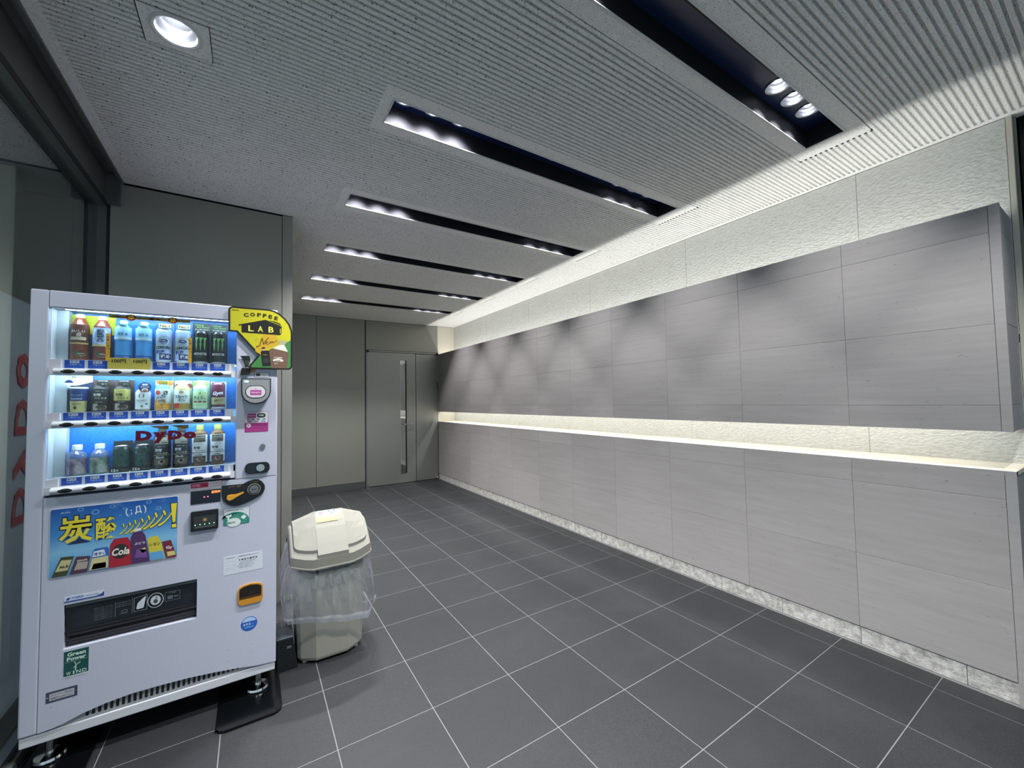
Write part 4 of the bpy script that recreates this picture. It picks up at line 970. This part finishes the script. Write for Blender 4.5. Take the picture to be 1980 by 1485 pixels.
for k in (2, 3):
    t, T = drink('drink_bottle', 0, k, 'blue mineral water bottle, %s of the two above the yellow hundred yen tags' % ('left' if k == 2 else 'right'), 'bottle', 'paired blue water samples')
    card(t, T, .066, .186, col('#2f7fd0', .3))
    pet(t, T, .182, col('#4f9fdc', .2), col('#9fd0f0', .3), shoulder=.72)
    b = MB(T); patch(b, D1, -.036, .036, .095, .150, '#8cc6ea', 12); disk(b, D2, 0, .140, .026, .022, '#bfe2f4'); b.text('天然水', .002, .120, 0, '#24558c', h=.014, w=.036, bold=.03, xf=wrap(D3)); patch(b, D2, -.036, .036, .098, .107, '#cfe9f4'); b.text('ナチュラル', .004, .1025, 0, '#27618f', h=.005, w=.028, xf=wrap(D3)); patch(b, D1, -.036, .036, .012, .028, '#134a94'); b.text('おいしい天然水', 0, .020, 0, '#a9cdf0', h=.006, w=.05, xf=wrap(D2)); patch(b, D2, -.024, .030, .036, .09, '#3f8fd4'); b.build('label', t)
for k in (4, 5):
    t, T = drink('drink_can', 0, k, 'white and blue lemon soda can with a No.1 tag, %s of the pair' % ('left' if k == 4 else 'right'), 'can', 'paired lemon soda samples')
    card(t, T, .064, .19, col('#2d6cc0', .3))
    can(t, T, .158, col('#a9c0e2', .25))
    b = MB(T); xf = wrap(D1); disk(b, D1, .006, .098, .027, .021, '#94a065'); disk(b, D2, .002, .099, .0185, .0105, '#dfe6f0'); disk(b, D3, .002, .099, .0165, .0085, '#33407c'); b.text('WILKIN', .002, .099, 0, '#b9c4e2', h=.005, w=.022, bold=.02, xf=wrap(D4)); patch(b, D1, -.033, -.012, .062, .078, '#c5cf8c', 5); b.text('LEMON', 0, .069, 0, '#1a2444', h=.013, w=.054, bold=.04, xf=wrap(D3)); b.text('刺激', -.009, .048, 0, '#1f3a7c', h=.017, w=.034, bold=.03, xf=wrap(D3)); patch(b, D2, -.012, .034, .014, .040, '#1d2f66', 8); b.text('強め', .010, .028, 0, '#e3e9f4', h=.018, w=.034, bold=.03, xf=wrap(D3)); b.build('label', t)
    b = MB(T); b.box(-.014, .028, -.030, -.029, .158, .176, '#c9c39a'); b.text('No.1', .006, .167, -.0303, '#131313', h=.012, w=.034, bold=.03); b.build('rank_tag', t)
for k in (6, 7):
    t, T = drink('drink_can', 0, k, 'black energy drink can with green claw marks, %s of the pair' % ('left' if k == 6 else 'right'), 'can', 'paired energy drink cans')
    b = MB(T); b.box(-.033, .033, .030, .0315, 0, .199, '#0f1a18'); b.text('Unleash', -.010, .191, .0297, '#5f9a52', h=.008, w=.034, bold=.02); b.text('the Beast!', .004, .181, .0297, '#5f9a52', h=.008, w=.05, bold=.02); b.text('モンスターエナジー', .002, .168, .0297, '#c9d2d2', h=.008, w=.056, bold=.02); b.build('backing_card', t)
    can(t, T, .158, col('#0d0f10', .25), rim='#8a959c')
    b = MB(T); xf = wrap(D1); g_ = col('#5f9a5a', .35)
    for c_, s_ in ((-.016, 1.0), (.001, 1.15), (.017, .85)):
        for pts in ([(-.008, .122), (.008, .124), (.007, .117), (.003, .112), (.002, .100), (-.004, .100), (-.005, .114)], [(-.004, .100), (.002, .100), (.004, .088), (-.001, .078), (-.006, .088)], [(-.004, .090), (.002, .090), (.0015, .074), (-.001, .074 - .014 * s_), (-.004, .074)]): b.flat(ccw([(c_ + p[0] * .9, p[1]) for p in pts]), 0, g_, xf)
    b.text('MONSTER', 0, .046, 0, '#c9d0d2', h=.012, w=.054, bold=.02, xf=wrap(D2)); b.text('ENERGY', 0, .032, 0, '#4a5a4c', h=.005, w=.03, xf=wrap(D2)); b.build('label', t)
# --- middle row
t, T = drink('drink_cup', 1, 0, 'navy and gold dessert drink cup, first in the middle display row', 'cup')
b = MB(T); b.box(-.034, .034, .033, .0345, 0, .155, '#1b2750'); b.box(-.034, .034, .031, .033, .128, .155, '#cfd3c6'); b.text('濃厚とろけるバナナ', .0, .148, .0306, '#4a4f4a', h=.009, w=.062, bold=.02); b.flat(ccw([(-.034, .112), (-.012, .112), (.034, .128), (-.034, .128)]), .0306, '#d3d6cc'); b.build('backing_card', t)
MB(T).lathe([(.0005, 0), (.022, 0), (.0235, .004), (.0255, .046), (.0285, .096), (.0295, .098), (.0295, .102), (.028, .104), (.0005, .104)], [col('#c4b97a'), col('#c4b97a'), col('#c4b97a'), col('#20356c'), col('#d9dcd0'), col('#d9dcd0'), col('#c9cfc0'), col('#c9cfc0')], n=28).build('body', t)
b = MB(T); b.text('プリンシェイク', .0, .070, 0, '#8fa3d4', h=.010, w=.036, bold=.02, xf=wrap(.0288)); b.text('PUDDING', 0, .055, 0, '#b6c2e2', h=.007, w=.034, bold=.02, xf=wrap(.0284)); b.text('なめらか', 0, .034, 0, '#4a4420', h=.008, w=.03, bold=.02, xf=wrap(.0268)); disk(b, .0262, -.004, .018, .005, .007, '#54491c'); b.build('label', t)
b = MB(T); b.disc(-.024, .121, .0125, .0125, -.020, '#16285a'); b.flat([(-.024 + .0125 * math.cos(a), .121 + .0125 * math.sin(a)) for a in [PI + i * PI / 12 for i in range(13)]], -.0203, '#dfe6ee'); b.build('round_tag', t)
for k, lc, nm, sub in ((1, '#20242c', 'black', 'BLACK'), (2, '#a9a35c', 'gold', '微糖')):
    t, T = drink('drink_can', 1, k, 'bottle can of coffee with a %s label on a dark brown card' % nm, 'can')
    b = MB(T); b.box(-.0325, .0325, .033, .0345, 0, .137, '#2a1d18'); b.rect(-.0325, -.020, .0, .137, .0327, '#4c2f22'); b.rect(.020, .0325, .03, .137, .0327, '#3c2822'); b.rect(-.018, .012, .108, .134, .0325, '#c9d3d2'); b.build('backing_card', t)
    MB(T).lathe([(.0005, 0), (.0265, 0), (.028, .004), (.028, .097), (.024, .106), (.016, .112)], [col('#2c2522'), col('#2c2522'), col('#241f1e', .3), col('#2b2624'), col('#2b2624')], n=26).build('body', t)
    MB(T).lathe([(.015, .111), (.017, .113), (.017, .128), (.015, .130), (.0005, .130)], col('#3a3735', .35, .5), n=20).build('cap', t)
    b = MB(T); r = .0285; tc = '#d5cdb4' if k == 1 else '#2c2a18'
    patch(b, r, -.036, .036, .046, .096, lc, 12); b.text('世界一の', .0, .087, 0, tc, h=.005, w=.026, xf=wrap(r + .0006)); b.text('芳醇', -.008, .071, 0, tc, h=.013, w=.026, bold=.03, xf=wrap(r + .0006)); b.text('バリスタ', .004, .057, 0, tc, h=.008, w=.040, bold=.02, xf=wrap(r + .0006)); patch(b, r, -.036, .036, .036, .045, '#151414', 12); b.text(sub, 0, .0405, 0, '#c9c2b0', h=.005, w=.022, xf=wrap(r + .0006)); patch(b, r, -.022, -.004, .006, .034, '#a49a95', 6); disk(b, r + .0004, .006, .018, .019, .010, '#8a7a70'); disk(b, r + .0008, .006, .019, .015, .007, '#4d3022'); b.build('label', t)
    b = MB(T); b.disc(.014, .117, .0165, .012, -.0245, '#191b18'); b.text('香り', .014, .117, -.0248, '#8a8f84', h=.007, w=.018); b.build('round_tag', t)
t, T = drink('drink_bottle', 1, 3, 'white milk tea bottle with a navy round tag, fourth in the middle display row', 'bottle')
pet(t, T, .112, col('#a8937f', .25), col('#c9b9a5', .35), caph=.013, capr=.0125, shoulder=.72, r=.0265)
b = MB(T); r = .0268; patch(b, r, -.038, .038, .008, .082, '#dfe5ea', 14); disk(b, r + .0004, -.002, .066, .0105, .0105, '#5a6a5c', 8); b.text('午後の紅茶', -.002, .044, 0, '#36403e', h=.010, w=.038, bold=.02, xf=wrap(r + .0005)); b.text('ミルクティー', -.004, .035, 0, '#6a7672', h=.005, w=.028, xf=wrap(r + .0005)); disk(b, r + .0004, .016, .030, .005, .005, '#6a7a68', 8); disk(b, r + .0004, 0, .020, .005, .006, '#a08a62', 8); b.build('label', t)
b = MB(T); b.disc(.010, .104, .022, .022, -.030, '#1b2450'); b.text('濃厚', .010, .115, -.0303, '#c3c9e0', h=.008, w=.02, bold=.02); b.text('ミルク感', .010, .105, -.0303, '#c3c9e0', h=.007, w=.03, bold=.02); b.disc(.010, .092, .011, .007, -.0303, '#e0d8cf'); b.disc(.010, .090, .007, .005, -.0306, '#8a5548'); b.build('round_tag', t)
t, T = drink('drink_can', 1, 4, 'bottle can of orange juice showing whole oranges and black brush writing', 'can')
b = MB(T); b.box(-.032, .032, .033, .0345, 0, .137, '#cfd6c8'); b.disc(-.018, .130, .013, .009, .0326, '#b5641e'); b.disc(.022, .126, .011, .012, .0326, '#c07a22'); b.disc(-.026, .108, .007, .008, .0326, '#56803c'); b.build('backing_card', t)
MB(T).lathe([(.0005, 0), (.027, 0), (.029, .005), (.029, .096), (.024, .110), (.015, .116)], [col('#c98a34'), col('#c98a34'), col('#d2dde2', .25), col('#5f94c8'), col('#5f94c8')], n=26).build('body', t)
MB(T).lathe([(.015, .116), (.0155, .118), (.0155, .132), (.013, .134), (.0005, .134)], col('#8a7a2c', .3, .6), n=20).build('cap', t)
b = MB(T); r = .0295; patch(b, r, -.038, .038, .006, .030, '#c9903c', 12); disk(b, r + .0004, -.010, .036, .022, .019, '#d8792a'); disk(b, r + .0008, -.004, .030, .017, .015, '#dba63c'); disk(b, r + .0006, .020, .026, .015, .010, '#cfa43a'); disk(b, r + .0006, -.016, .080, .010, .010, '#c0453a'); b.text('さ', .014, .080, 0, '#16181c', h=.018, w=.019, bold=.03, xf=wrap(r + .001)); b.text('ら', .006, .065, 0, '#16181c', h=.015, w=.015, bold=.03, xf=wrap(r + .001)); b.text('さら', -.010, .058, 0, '#16181c', h=.010, w=.02, bold=.03, xf=wrap(r + .0012)); b.text('みかん', .0, .043, 0, '#3c4a16', h=.010, w=.03, bold=.03, xf=wrap(r + .0014)); b.build('label', t)
t, T = drink('drink_bottle', 1, 5, 'fruit milk bottle with white cap and black lettering in the middle row', 'bottle')
b = MB(T); b.box(-.032, .032, .033, .0345, 0, .137, '#bccf9c'); b.disc(-.020, .112, .010, .010, .0326, '#a8443c'); b.disc(.024, .112, .010, .012, .0326, '#7c3a30'); b.build('backing_card', t)
pet(t, T, .137, col('#b5b56a', .25), col('#dfe3e6', .35), caph=.016, capr=.0135, shoulder=.70)
b = MB(T); r = D1; patch(b, r, -.038, .038, .030, .092, '#d8e2e4', 12); disk(b, r + .0004, 0, .081, .012, .009, '#e6e6e2'); disk(b, r + .0006, 0, .081, .009, .006, '#b58a5a'); b.text('フルーツ', 0, .060, 0, '#151a1c', h=.016, w=.050, bold=.04, xf=wrap(r + .001)); b.text('オ・レ', .002, .045, 0, '#151a1c', h=.010, w=.026, bold=.04, xf=wrap(r + .001)); patch(b, r + .0003, -.038, .038, .006, .030, '#b57f3a', 12); patch(b, r + .0006, -.030, -.008, .008, .031, '#b03a34', 6); disk(b, r + .0006, .020, .022, .014, .012, '#9aa548'); b.build('label', t)
t, T = drink('drink_bottle', 1, 6, 'pale green plum drink bottle with white cap, seventh in the middle display row', 'bottle')
b = MB(T); b.box(-.032, .032, .033, .0345, 0, .137, '#bfe0a4'); b.disc(-.022, .122, .012, .014, .0326, '#8fc65a'); b.disc(.022, .122, .010, .012, .0326, '#9fce6a'); b.build('backing_card', t)
pet(t, T, .137, col('#a9c9c0', .2), col('#e0e6ea', .35), caph=.016, capr=.0135, shoulder=.70)
b = MB(T); r = D1; patch(b, r, -.038, .038, .008, .088, '#b9d8ae', 12); disk(b, r + .0003, .010, .074, .014, .010, '#86a23c'); b.text('梅よろし', .0, .055, 0, '#1f4a44', h=.017, w=.050, bold=.03, xf=wrap(r + .001))
for c_ in (-.018, 0, .018): disk(b, r + .0005, c_, .036, .008, .005, '#8a3a48', 12)
b.text('はちみつ', 0, .020, 0, '#5c8a6a', h=.006, w=.03, xf=wrap(r + .0008)); b.build('label', t)
t, T = drink('drink_can', 1, 7, 'maroon protein drink can with slanted white lettering, last in the middle display row', 'can')
card(t, T, .062, .134, col('#c9d6e2', .3)); can(t, T, .131, col('#5c2338', .25), r=.028)
b = MB(T); r = .0286; patch(b, r, -.036, .036, .022, .056, '#a8a074', 12)
for k in range(3): b.flat(ccw([(-.028, .092 + k * .008), (.028, .104 + k * .008), (.028, .106 + k * .008), (-.028, .0935 + k * .008)]), 0, '#80506a', wrap(r + .0003))
b.flat(ccw([(-.030, .060), (.030, .070), (.030, .090), (-.030, .074)]), 0, '#463a6c', wrap(r + .0004)); b.text('Gym', .0, .074, 0, '#e0dcea', h=.022, w=.044, bold=.04, shear=.25, rot=.12, xf=wrap(r + .001)); b.text('濃厚バナナ', .004, .042, 0, '#4a2a20', h=.011, w=.040, bold=.02, rot=.1, xf=wrap(r + .001)); b.text('DyDo', 0, .119, 0, '#d9d2d6', h=.004, w=.014, xf=wrap(r + .001)); b.build('label', t)
# --- bottom row
for k, c1, c2, nm in ((0, '#8f7d96', '#4d3b52', 'mauve'), (1, '#7f9284', '#3f5a4c', 'green')):
    t, T = drink('drink_bottle', 2, k, 'short clear water bottle with white cap and %s picture label' % nm, 'bottle')
    pet(t, T, .126, PET, col('#e4e8ea', .4), caph=.020, capr=.0155, shoulder=.62, neck=.0125)
    b = MB(T); lm_ = mat('bottle_picture_label_' + nm, c1, .4); tt = NT(lm_); tt.color(tt.mix(tt.ramp(tt.noise(tt.coords((1, 1, .7), False), 38, 3, .5), [(.38, c2), (.5, c1), (.64, '#c3b7b2')]), c1, .25)); b.band(R_ + .0006, .006, .070, lm_, PI * .62); b.build('label', t)
for k in (2, 3):
    t, T = drink('drink_can', 2, k, 'dark patterned can on a black card, %s of the pair reading 12' % ('left' if k == 2 else 'right'), 'can', 'paired dark picture cans')
    b = MB(T); b.box(-.0315, .0315, .030, .0315, 0, .131, '#10181c'); b.box(-.0315, .0315, -.030, -.029, 0, .020, '#181a1c'); b.text('12', -.018, .010, -.0303, '#d5d2c6', h=.011, w=.013, bold=.03); b.text('種', -.006, .009, -.0303, '#d5d2c6', h=.008, w=.008); b.text('デザイン', .016, .010, -.0303, '#6a6450', h=.008, w=.026); b.build('backing_card', t)
    can(t, T, .112, col('#1d2a2c', .3), r=.0275)
    b = MB((T[0], T[1], T[2])); lm_ = mat('dark_picture_can_print', '#22363a', .35); tt = NT(lm_)
    if k == 2: tt.color(tt.ramp(tt.noise(tt.coords((1, 1, .8), True), 46, 4, .6), [(.38, '#12191b'), (.5, '#2d5450'), (.62, '#14201f'), (.72, '#a9a6ae')]))
    b.band(.028, .022, .098, lm_, PI * .55); b.build('label', t)
for k in range(4, 8):
    blk = k < 6
    nm = ('black coffee bottle with dark label reading Black, %s of the pair in the bottom row' if blk else 'latte bottle with white label and olive cap, %s of the pair in the bottom row') % ('left' if k % 2 == 0 else 'right')
    t, T = drink('drink_bottle', 2, k, nm, 'bottle', 'paired black coffee bottles' if blk else 'paired latte bottles')
    pet(t, T, .190 if not blk else .186, col('#1c1310' if blk else '#5a4126', .2), col('#2c2622' if blk else '#7d8a42', .35), caph=.022, capr=.0145, shoulder=.76)
    b = MB(T); r = D1; base = '#23262c' if blk else '#d9dde2'; tc = '#c9cdd0' if blk else '#2b2f34'
    patch(b, r, -.038, .038, .016, .144, base, 14); patch(b, r + .0004, -.024, .026, .110, .142, '#8b8a82' if blk else '#5c5852', 10); b.text('COFFEE', .006, .132, 0, '#c9c5b8', h=.005, w=.03, xf=wrap(r + .0007)); patch(b, r + .0006, .002, .024, .115, .119, '#2b2622', 5)
    b.text('世界一の', 0, .100, 0, tc, h=.005, w=.03, xf=wrap(r + .0005)); b.text('芳醇', -.010, .084, 0, tc, h=.014, w=.026, bold=.03, xf=wrap(r + .0005)); b.text('バリスタ', .004, .070, 0, tc, h=.007, w=.040, bold=.03, xf=wrap(r + .0005)); patch(b, r + .0004, -.038, .038, .0605, .0635, '#8b8a62' if blk else '#5a5c58', 12); b.text('Black' if blk else 'Latte', -.003, .0525, 0, tc, h=.010, w=.030, bold=.02, xf=wrap(r + .0006)); patch(b, r + .0004, -.025, .027, .016, .046, '#54483a' if blk else '#3a2b26', 10); disk(b, r + .0008, .002, .032, .012, .010, '#a59a86' if blk else '#a8877a'); disk(b, r + .0011, .003, .033, .007, .006, '#17110e' if blk else '#5c3c30'); b.build('label', t)

# ================================================================== plates under the machine
for k, (x0, x1) in enumerate(((-1.03, -.825), (-.418, -.172))):
    y0, y1 = -.045, .30; r = .04
    pts = [(x0, y1), (x0, y0 + r * .3)] + [(x0 + r + r * math.cos(a), y0 + r + r * math.sin(a)) for a in [PI + i * PI / 2 / 6 for i in range(7)]] + [(x1 - r + r * math.cos(a), y0 + r + r * math.sin(a)) for a in [1.5 * PI + i * PI / 2 / 6 for i in range(7)]] + [(x1, y1)]
    b = MB(); b.prism(ccw(pts), 'z', 0.0, .0115, mat('glossy_black_plate', '#07090c', .16))
    o = b.build('floor_plate', None, .004, 2, origin=((x0 + x1) / 2, .13, 0)); tag(o, 'glossy black floor plate under the vending machine, %s foot' % ('left' if k == 0 else 'right'), 'floor plate', 'plates under the machine feet')

# ================================================================== bin with bag
bn = thing('waste_bin', 'beige plastic recycling bin with a domed lid beside the vending machine', 'bin', (.08, .39, 0))
BIN = mat('beige_bin_plastic', '#99988e', .4); LID = mat('beige_lid_plastic', '#7c7c75', .55, 0, .2)
def outline(wd, dp, yb, bow, n=3):      # plan outline, front faces -Y
    h = wd / 2; c = .080
    return [(c - h, yb), (c - h, yb - dp + bow + .02), (c - h + .016, yb - dp + bow), (c - .085 * wd / .35, yb - dp + .004), (c + .085 * wd / .35, yb - dp + .004), (c + h - .016, yb - dp + bow), (c + h, yb - dp + bow + .02), (c + h, yb)]
def loft(b, secs, m, cap0=True, cap1=True, smooth=False):
    n = len(secs[0][0]); base = [(p[0], p[1], z) for pts, z in secs for p in pts]
    fs = [(k * n + i, k * n + (i + 1) % n, (k + 1) * n + (i + 1) % n, (k + 1) * n + i) for k in range(len(secs) - 1) for i in range(n)]
    if cap0: fs.append(tuple(range(n))[::-1])
    if cap1: fs.append(tuple(range((len(secs) - 1) * n, len(secs) * n)))
    b.add(base, fs, m, smooth)
b = MB(); secs = [(outline(.315, .285, .525, .045), .012), (outline(.328, .29, .527, .045), .03), (outline(.345, .305, .535, .048), .30), (outline(.356, .315, .54, .048), .47)]
loft(b, secs, BIN, True, False)
o4 = secs[-1][0]; n_ = len(o4)
b.add([(p[0], p[1], .47) for p in o4] + [(p[0], p[1], .47 + max(0, p[1] - .225) * .55) for p in o4], [(k, (k + 1) % n_, n_ + (k + 1) % n_, n_ + k) for k in range(n_)], BIN)
b.build('body', bn, .006, 2)
for fx in (-.05, .21):
    b = MB((fx, .30, 0)).lathe([(.0005, 0), (.012, 0), (.012, .014)], col('#d9d9d4'), n=14); b.build('foot', bn)
ZC = [(.20, .560), (.212, .574), (.262, .634), (.325, .702), (.395, .752), (.46, .752), (.56, .66)]
def zc(y_):
    for (a, c), (e, f) in zip(ZC, ZC[1:]):
        if y_ <= e: return c + (f - c) * (y_ - a) / (e - a)
    return ZC[-1][1]
def EX(x): return max(0, (abs(x - .081) - .077) / .125)
def yfront(x): return .210 + .045 * EX(x) ** 1.5
def zrim(x, y_): return zc(y_) - .045 * EX(x) * min(1, .55 + (y_ - .2) * 3) - .017
def gridmesh(b, P, m):      # P[i][k] points, columns i
    n = len(P[0]); vs = [q for c_ in P for q in c_]
    b.add(vs, [(i * n + k, (i + 1) * n + k, (i + 1) * n + k + 1, i * n + k + 1) for i in range(len(P) - 1) for k in range(n - 1)], m)
SS = [0, .06, .12, .2, .3, .4, .5, .58, .68, .78, .88, .96, 1]
# rim shell: skirt, flange and sloping flat around the raised panels
xs_ = [-.122, -.116, -.10, -.06, -.02, .004, .158, .182, .222, .262, .278, .284]
b = MB(); P = []
for x in xs_:
    y0 = yfront(x); col_ = []
    side = x in (xs_[0], xs_[-1])
    for k, q in enumerate(SS):
        y_ = y0 + (.556 - y0) * q; col_.append((x, y_, zrim(x, y_) - (.006 if side else 0)))
    P.append(col_)
gridmesh(b, P, LID)
gridmesh(b, [[(c_[0][0], c_[0][1] - .006, c_[0][2] - .054), (c_[0][0], c_[0][1] - .006, c_[0][2] - .047), (c_[0][0], c_[0][1] - .001, c_[0][2] - .045), (c_[0][0], c_[0][1], c_[0][2])] for c_ in P], LID)
for c_, sg, rev in ((P[0], -1, False), (P[-1], 1, True)):
    g_ = [[(p[0] + sg * .006, p[1], p[2] - .050), (p[0] + sg * .006, p[1], p[2] - .043), (p[0] + sg * .001, p[1], p[2] - .041), p] for p in c_]
    gridmesh(b, g_ if rev else g_[::-1], LID)
b.build('lid_rim', bn)
def raised(name, xs, ya, lift, parent_m=LID):
    b = MB(); T_ = []
    for x in xs:
        y0 = ya(x); T_.append([(x, y0 + (.545 - y0) * q, zrim(x, y0 + (.545 - y0) * q) + lift) for q in SS])
    gridmesh(b, T_, LID)
    lo = lambda p: (p[0], p[1], p[2] - lift - .004)
    gridmesh(b, [[lo(c_[0]), c_[0]] for c_ in T_], LID)
    gridmesh(b, [[lo(p), p] for p in T_[-1]], LID); gridmesh(b, [[lo(p), p] for p in T_[0][::-1]], LID)
    return b.build(name, bn, .003, 2)
raised('lid_band', [.004, .03, .081, .132, .158], lambda x: yfront(x) + .0005, .0195)
raised('lid_wing', [-.104, -.098, -.085, -.05, -.02, .0038], lambda x: yfront(x) + .022 + (.012 if x < -.1 else .004 if x < -.09 else 0), .017)
raised('lid_wing', [.1582, .182, .212, .247, .260, .266], lambda x: yfront(x) + .022 + (.012 if x > .262 else .004 if x > .25 else 0), .017)
# instruction sticker on the lid band
b = MB()
def onl(u, v):   # u across 0..1, v along slope 0..1 between y=.36 and .455
    pts = [(.335, .7116), (.395, .7545), (.455, .7545)]; L = [.0738, .06]
    s_ = v * .105
    if s_ < L[0]: f_ = s_ / L[0]; p, q = pts[0], pts[1]
    else: f_ = (s_ - L[0]) / L[1]; p, q = pts[1], pts[2]
    return (.012 + u * .112, p[0] + (q[0] - p[0]) * f_ - .0007, p[1] + (q[1] - p[1]) * f_ + .0022)
def spatch(u0, u1, v0, v1, m, lift=0):
    n = 6; vs = []
    for i in range(n + 1):
        v_ = v0 + (v1 - v0) * i / n
        for u in (u0, u1): p = onl(u, v_); vs.append((p[0], p[1] - lift * .5, p[2] + lift))
    b.add(vs, [(2 * i, 2 * i + 1, 2 * i + 3, 2 * i + 2) for i in range(n)], m)
spatch(0, 1, 0, .38, '#958e3a'); spatch(0, 1, .38, .86, '#8f969f'); spatch(0, 1, .86, 1, '#5f7f72')
xl = lambda x, z: (lambda p: (p[0], p[1] - .0004, p[2] + .0009))(onl(x, z))
b.text('×', .23, .62, 0, '#a84450', h=.30, w=.26, bold=.05, xf=xl); b.text('自販機専用空容器', .5, .93, 0, '#d9e6dc', h=.07, w=.8, xf=xl)
for u, v_ in ((.62, .70), (.75, .56), (.88, .70)): spatch(u - .05, u + .05, v_ - .08, v_ + .08, '#2b3c5c', .0008)
b.text('リサイクルにご協力ください', .5, .12, 0, '#6a6420', h=.09, w=.85, xf=xl); b.text('○', .5, .36, 0, '#8a7aa0', h=.16, w=.4, bold=.01, xf=xl)
b.build('instruction_sticker', bn)
# clear bag hanging out below the lid
BT = [(-.113, .268), (-.10, .255), (.0, .232), (.16, .232), (.262, .258), (.272, .27), (.272, .53), (-.113, .53)]
BH = [(-.150, .235), (-.140, .205), (.10, .180), (.238, .185), (.262, .20), (.338, .345), (.335, .385), (.285, .57), (-.13, .58)]
BC = (.085, .385)
def polyray(poly, a):
    c_, s_ = math.cos(a), math.sin(a); best = 1
    for k in range(len(poly)):
        (x1, y1), (x2, y2) = poly[k - 1], poly[k]; x1 -= BC[0]; x2 -= BC[0]; y1 -= BC[1]; y2 -= BC[1]
        den = c_ * (y2 - y1) - s_ * (x2 - x1)
        if abs(den) < 1e-9: continue
        t = (x1 * (y2 - y1) - y1 * (x2 - x1)) / den; u = (x1 * s_ - y1 * c_) / den
        if t > 0 and -1e-6 <= u <= 1 + 1e-6: best = t; break
    return best
n = 168; tri = lambda q: 2 * abs((q / PI) % 2 - 1) - 1
TT = [0, .06, .14, .24, .36, .48, .60, .72, .82, .88, .93, 1.0]; vs = []
for t in TT:
    for i in range(n):
        a = 2 * PI * i / n; f_ = t ** .8
        r = polyray(BT, a) * (1 - f_) + polyray(BH, a) * f_ + .022 * math.sin(PI * min(1, t * 1.02)) * max(0, -math.cos(a)) ** 2 + .008 * math.sin(PI * t)
        am = .0015 + .0075 * math.sin(PI * min(1, t * 1.05)) if t < .9 else .0022
        r += am * (.8 * tri(i * .31 + 1.3 + t * 2.2) + .7 * tri(i * .67 - t * 3.1) + .5 * tri(i * 1.21 + t * 6) + random.uniform(-.3, .3))
        if t >= 1: r *= .985
        x = BC[0] + r * math.cos(a); y = BC[1] + r * math.sin(a)
        ztop = .512 + max(0, y - .24) * .5; zbot = .262 - .075 * min(1, max(0, (x + .13) / .37)) + .02 * max(0, (x - .25) / .1) + .004 * tri(i * .4)
        vs.append((x, y, ztop * (1 - t) + zbot * t))
nr = len(TT); b = MB()
b.add(vs, [(k * n + i, (k + 1) * n + i, (k + 1) * n + (i + 1) % n, k * n + (i + 1) % n) for k in range(nr - 1) for i in range(n)], FILM, False)
HEM = glassmat('bag_hem_film', '#e4e9ef', .08, .12, .22)
hv = [(BC[0] + (x - BC[0]) * 1.012, BC[1] + (y - BC[1]) * 1.012, z) for x, y, z in vs[(nr - 3) * n:]]
b.add(hv, [(k * n + i, (k + 1) * n + i, (k + 1) * n + (i + 1) % n, k * n + (i + 1) % n) for k in range(2) for i in range(n)], HEM, False)
tag(b.build('plastic_bag', None, origin=(.08, .39, .2)), 'clear crumpled plastic bag hanging out under the lid of the beige bin', 'plastic bag')

# ================================================================== small black box between machine and bin
bx = thing('storage_box', 'small black plastic box with a grey grille top on the floor between machine and bin', 'box', (-.14, .39, 0))
b = MB(); S0 = [(-.182, .268), (-.084, .268), (-.084, .51), (-.182, .51)]; S1 = [(-.182, .285), (-.106, .285), (-.106, .50), (-.182, .50)]
loft(b, [(S0, 0), (S1, .152)], mat('black_box_plastic', '#0e1318', .35)); b.build('body', bx, .004, 2)
b = MB(); b.box(-.182, -.104, .283, .502, .152, .160, mat('grey_grille', '#4a5158', .5)); gr_ = b.build('grille_lid', bx, .002, 1)
b = MB()
for i in range(5):
    for j in range(5): b.box(-.176 + i * .0135, -.168 + i * .0135, .40 + j * .016, .410 + j * .016, .1598, .1604, col('#20262b'))
b.build('grille_holes', gr_)
b = MB().box(-.135, -.115, .277, .281, .105, .115, col('#5a6066')); b.build('latch', bx)
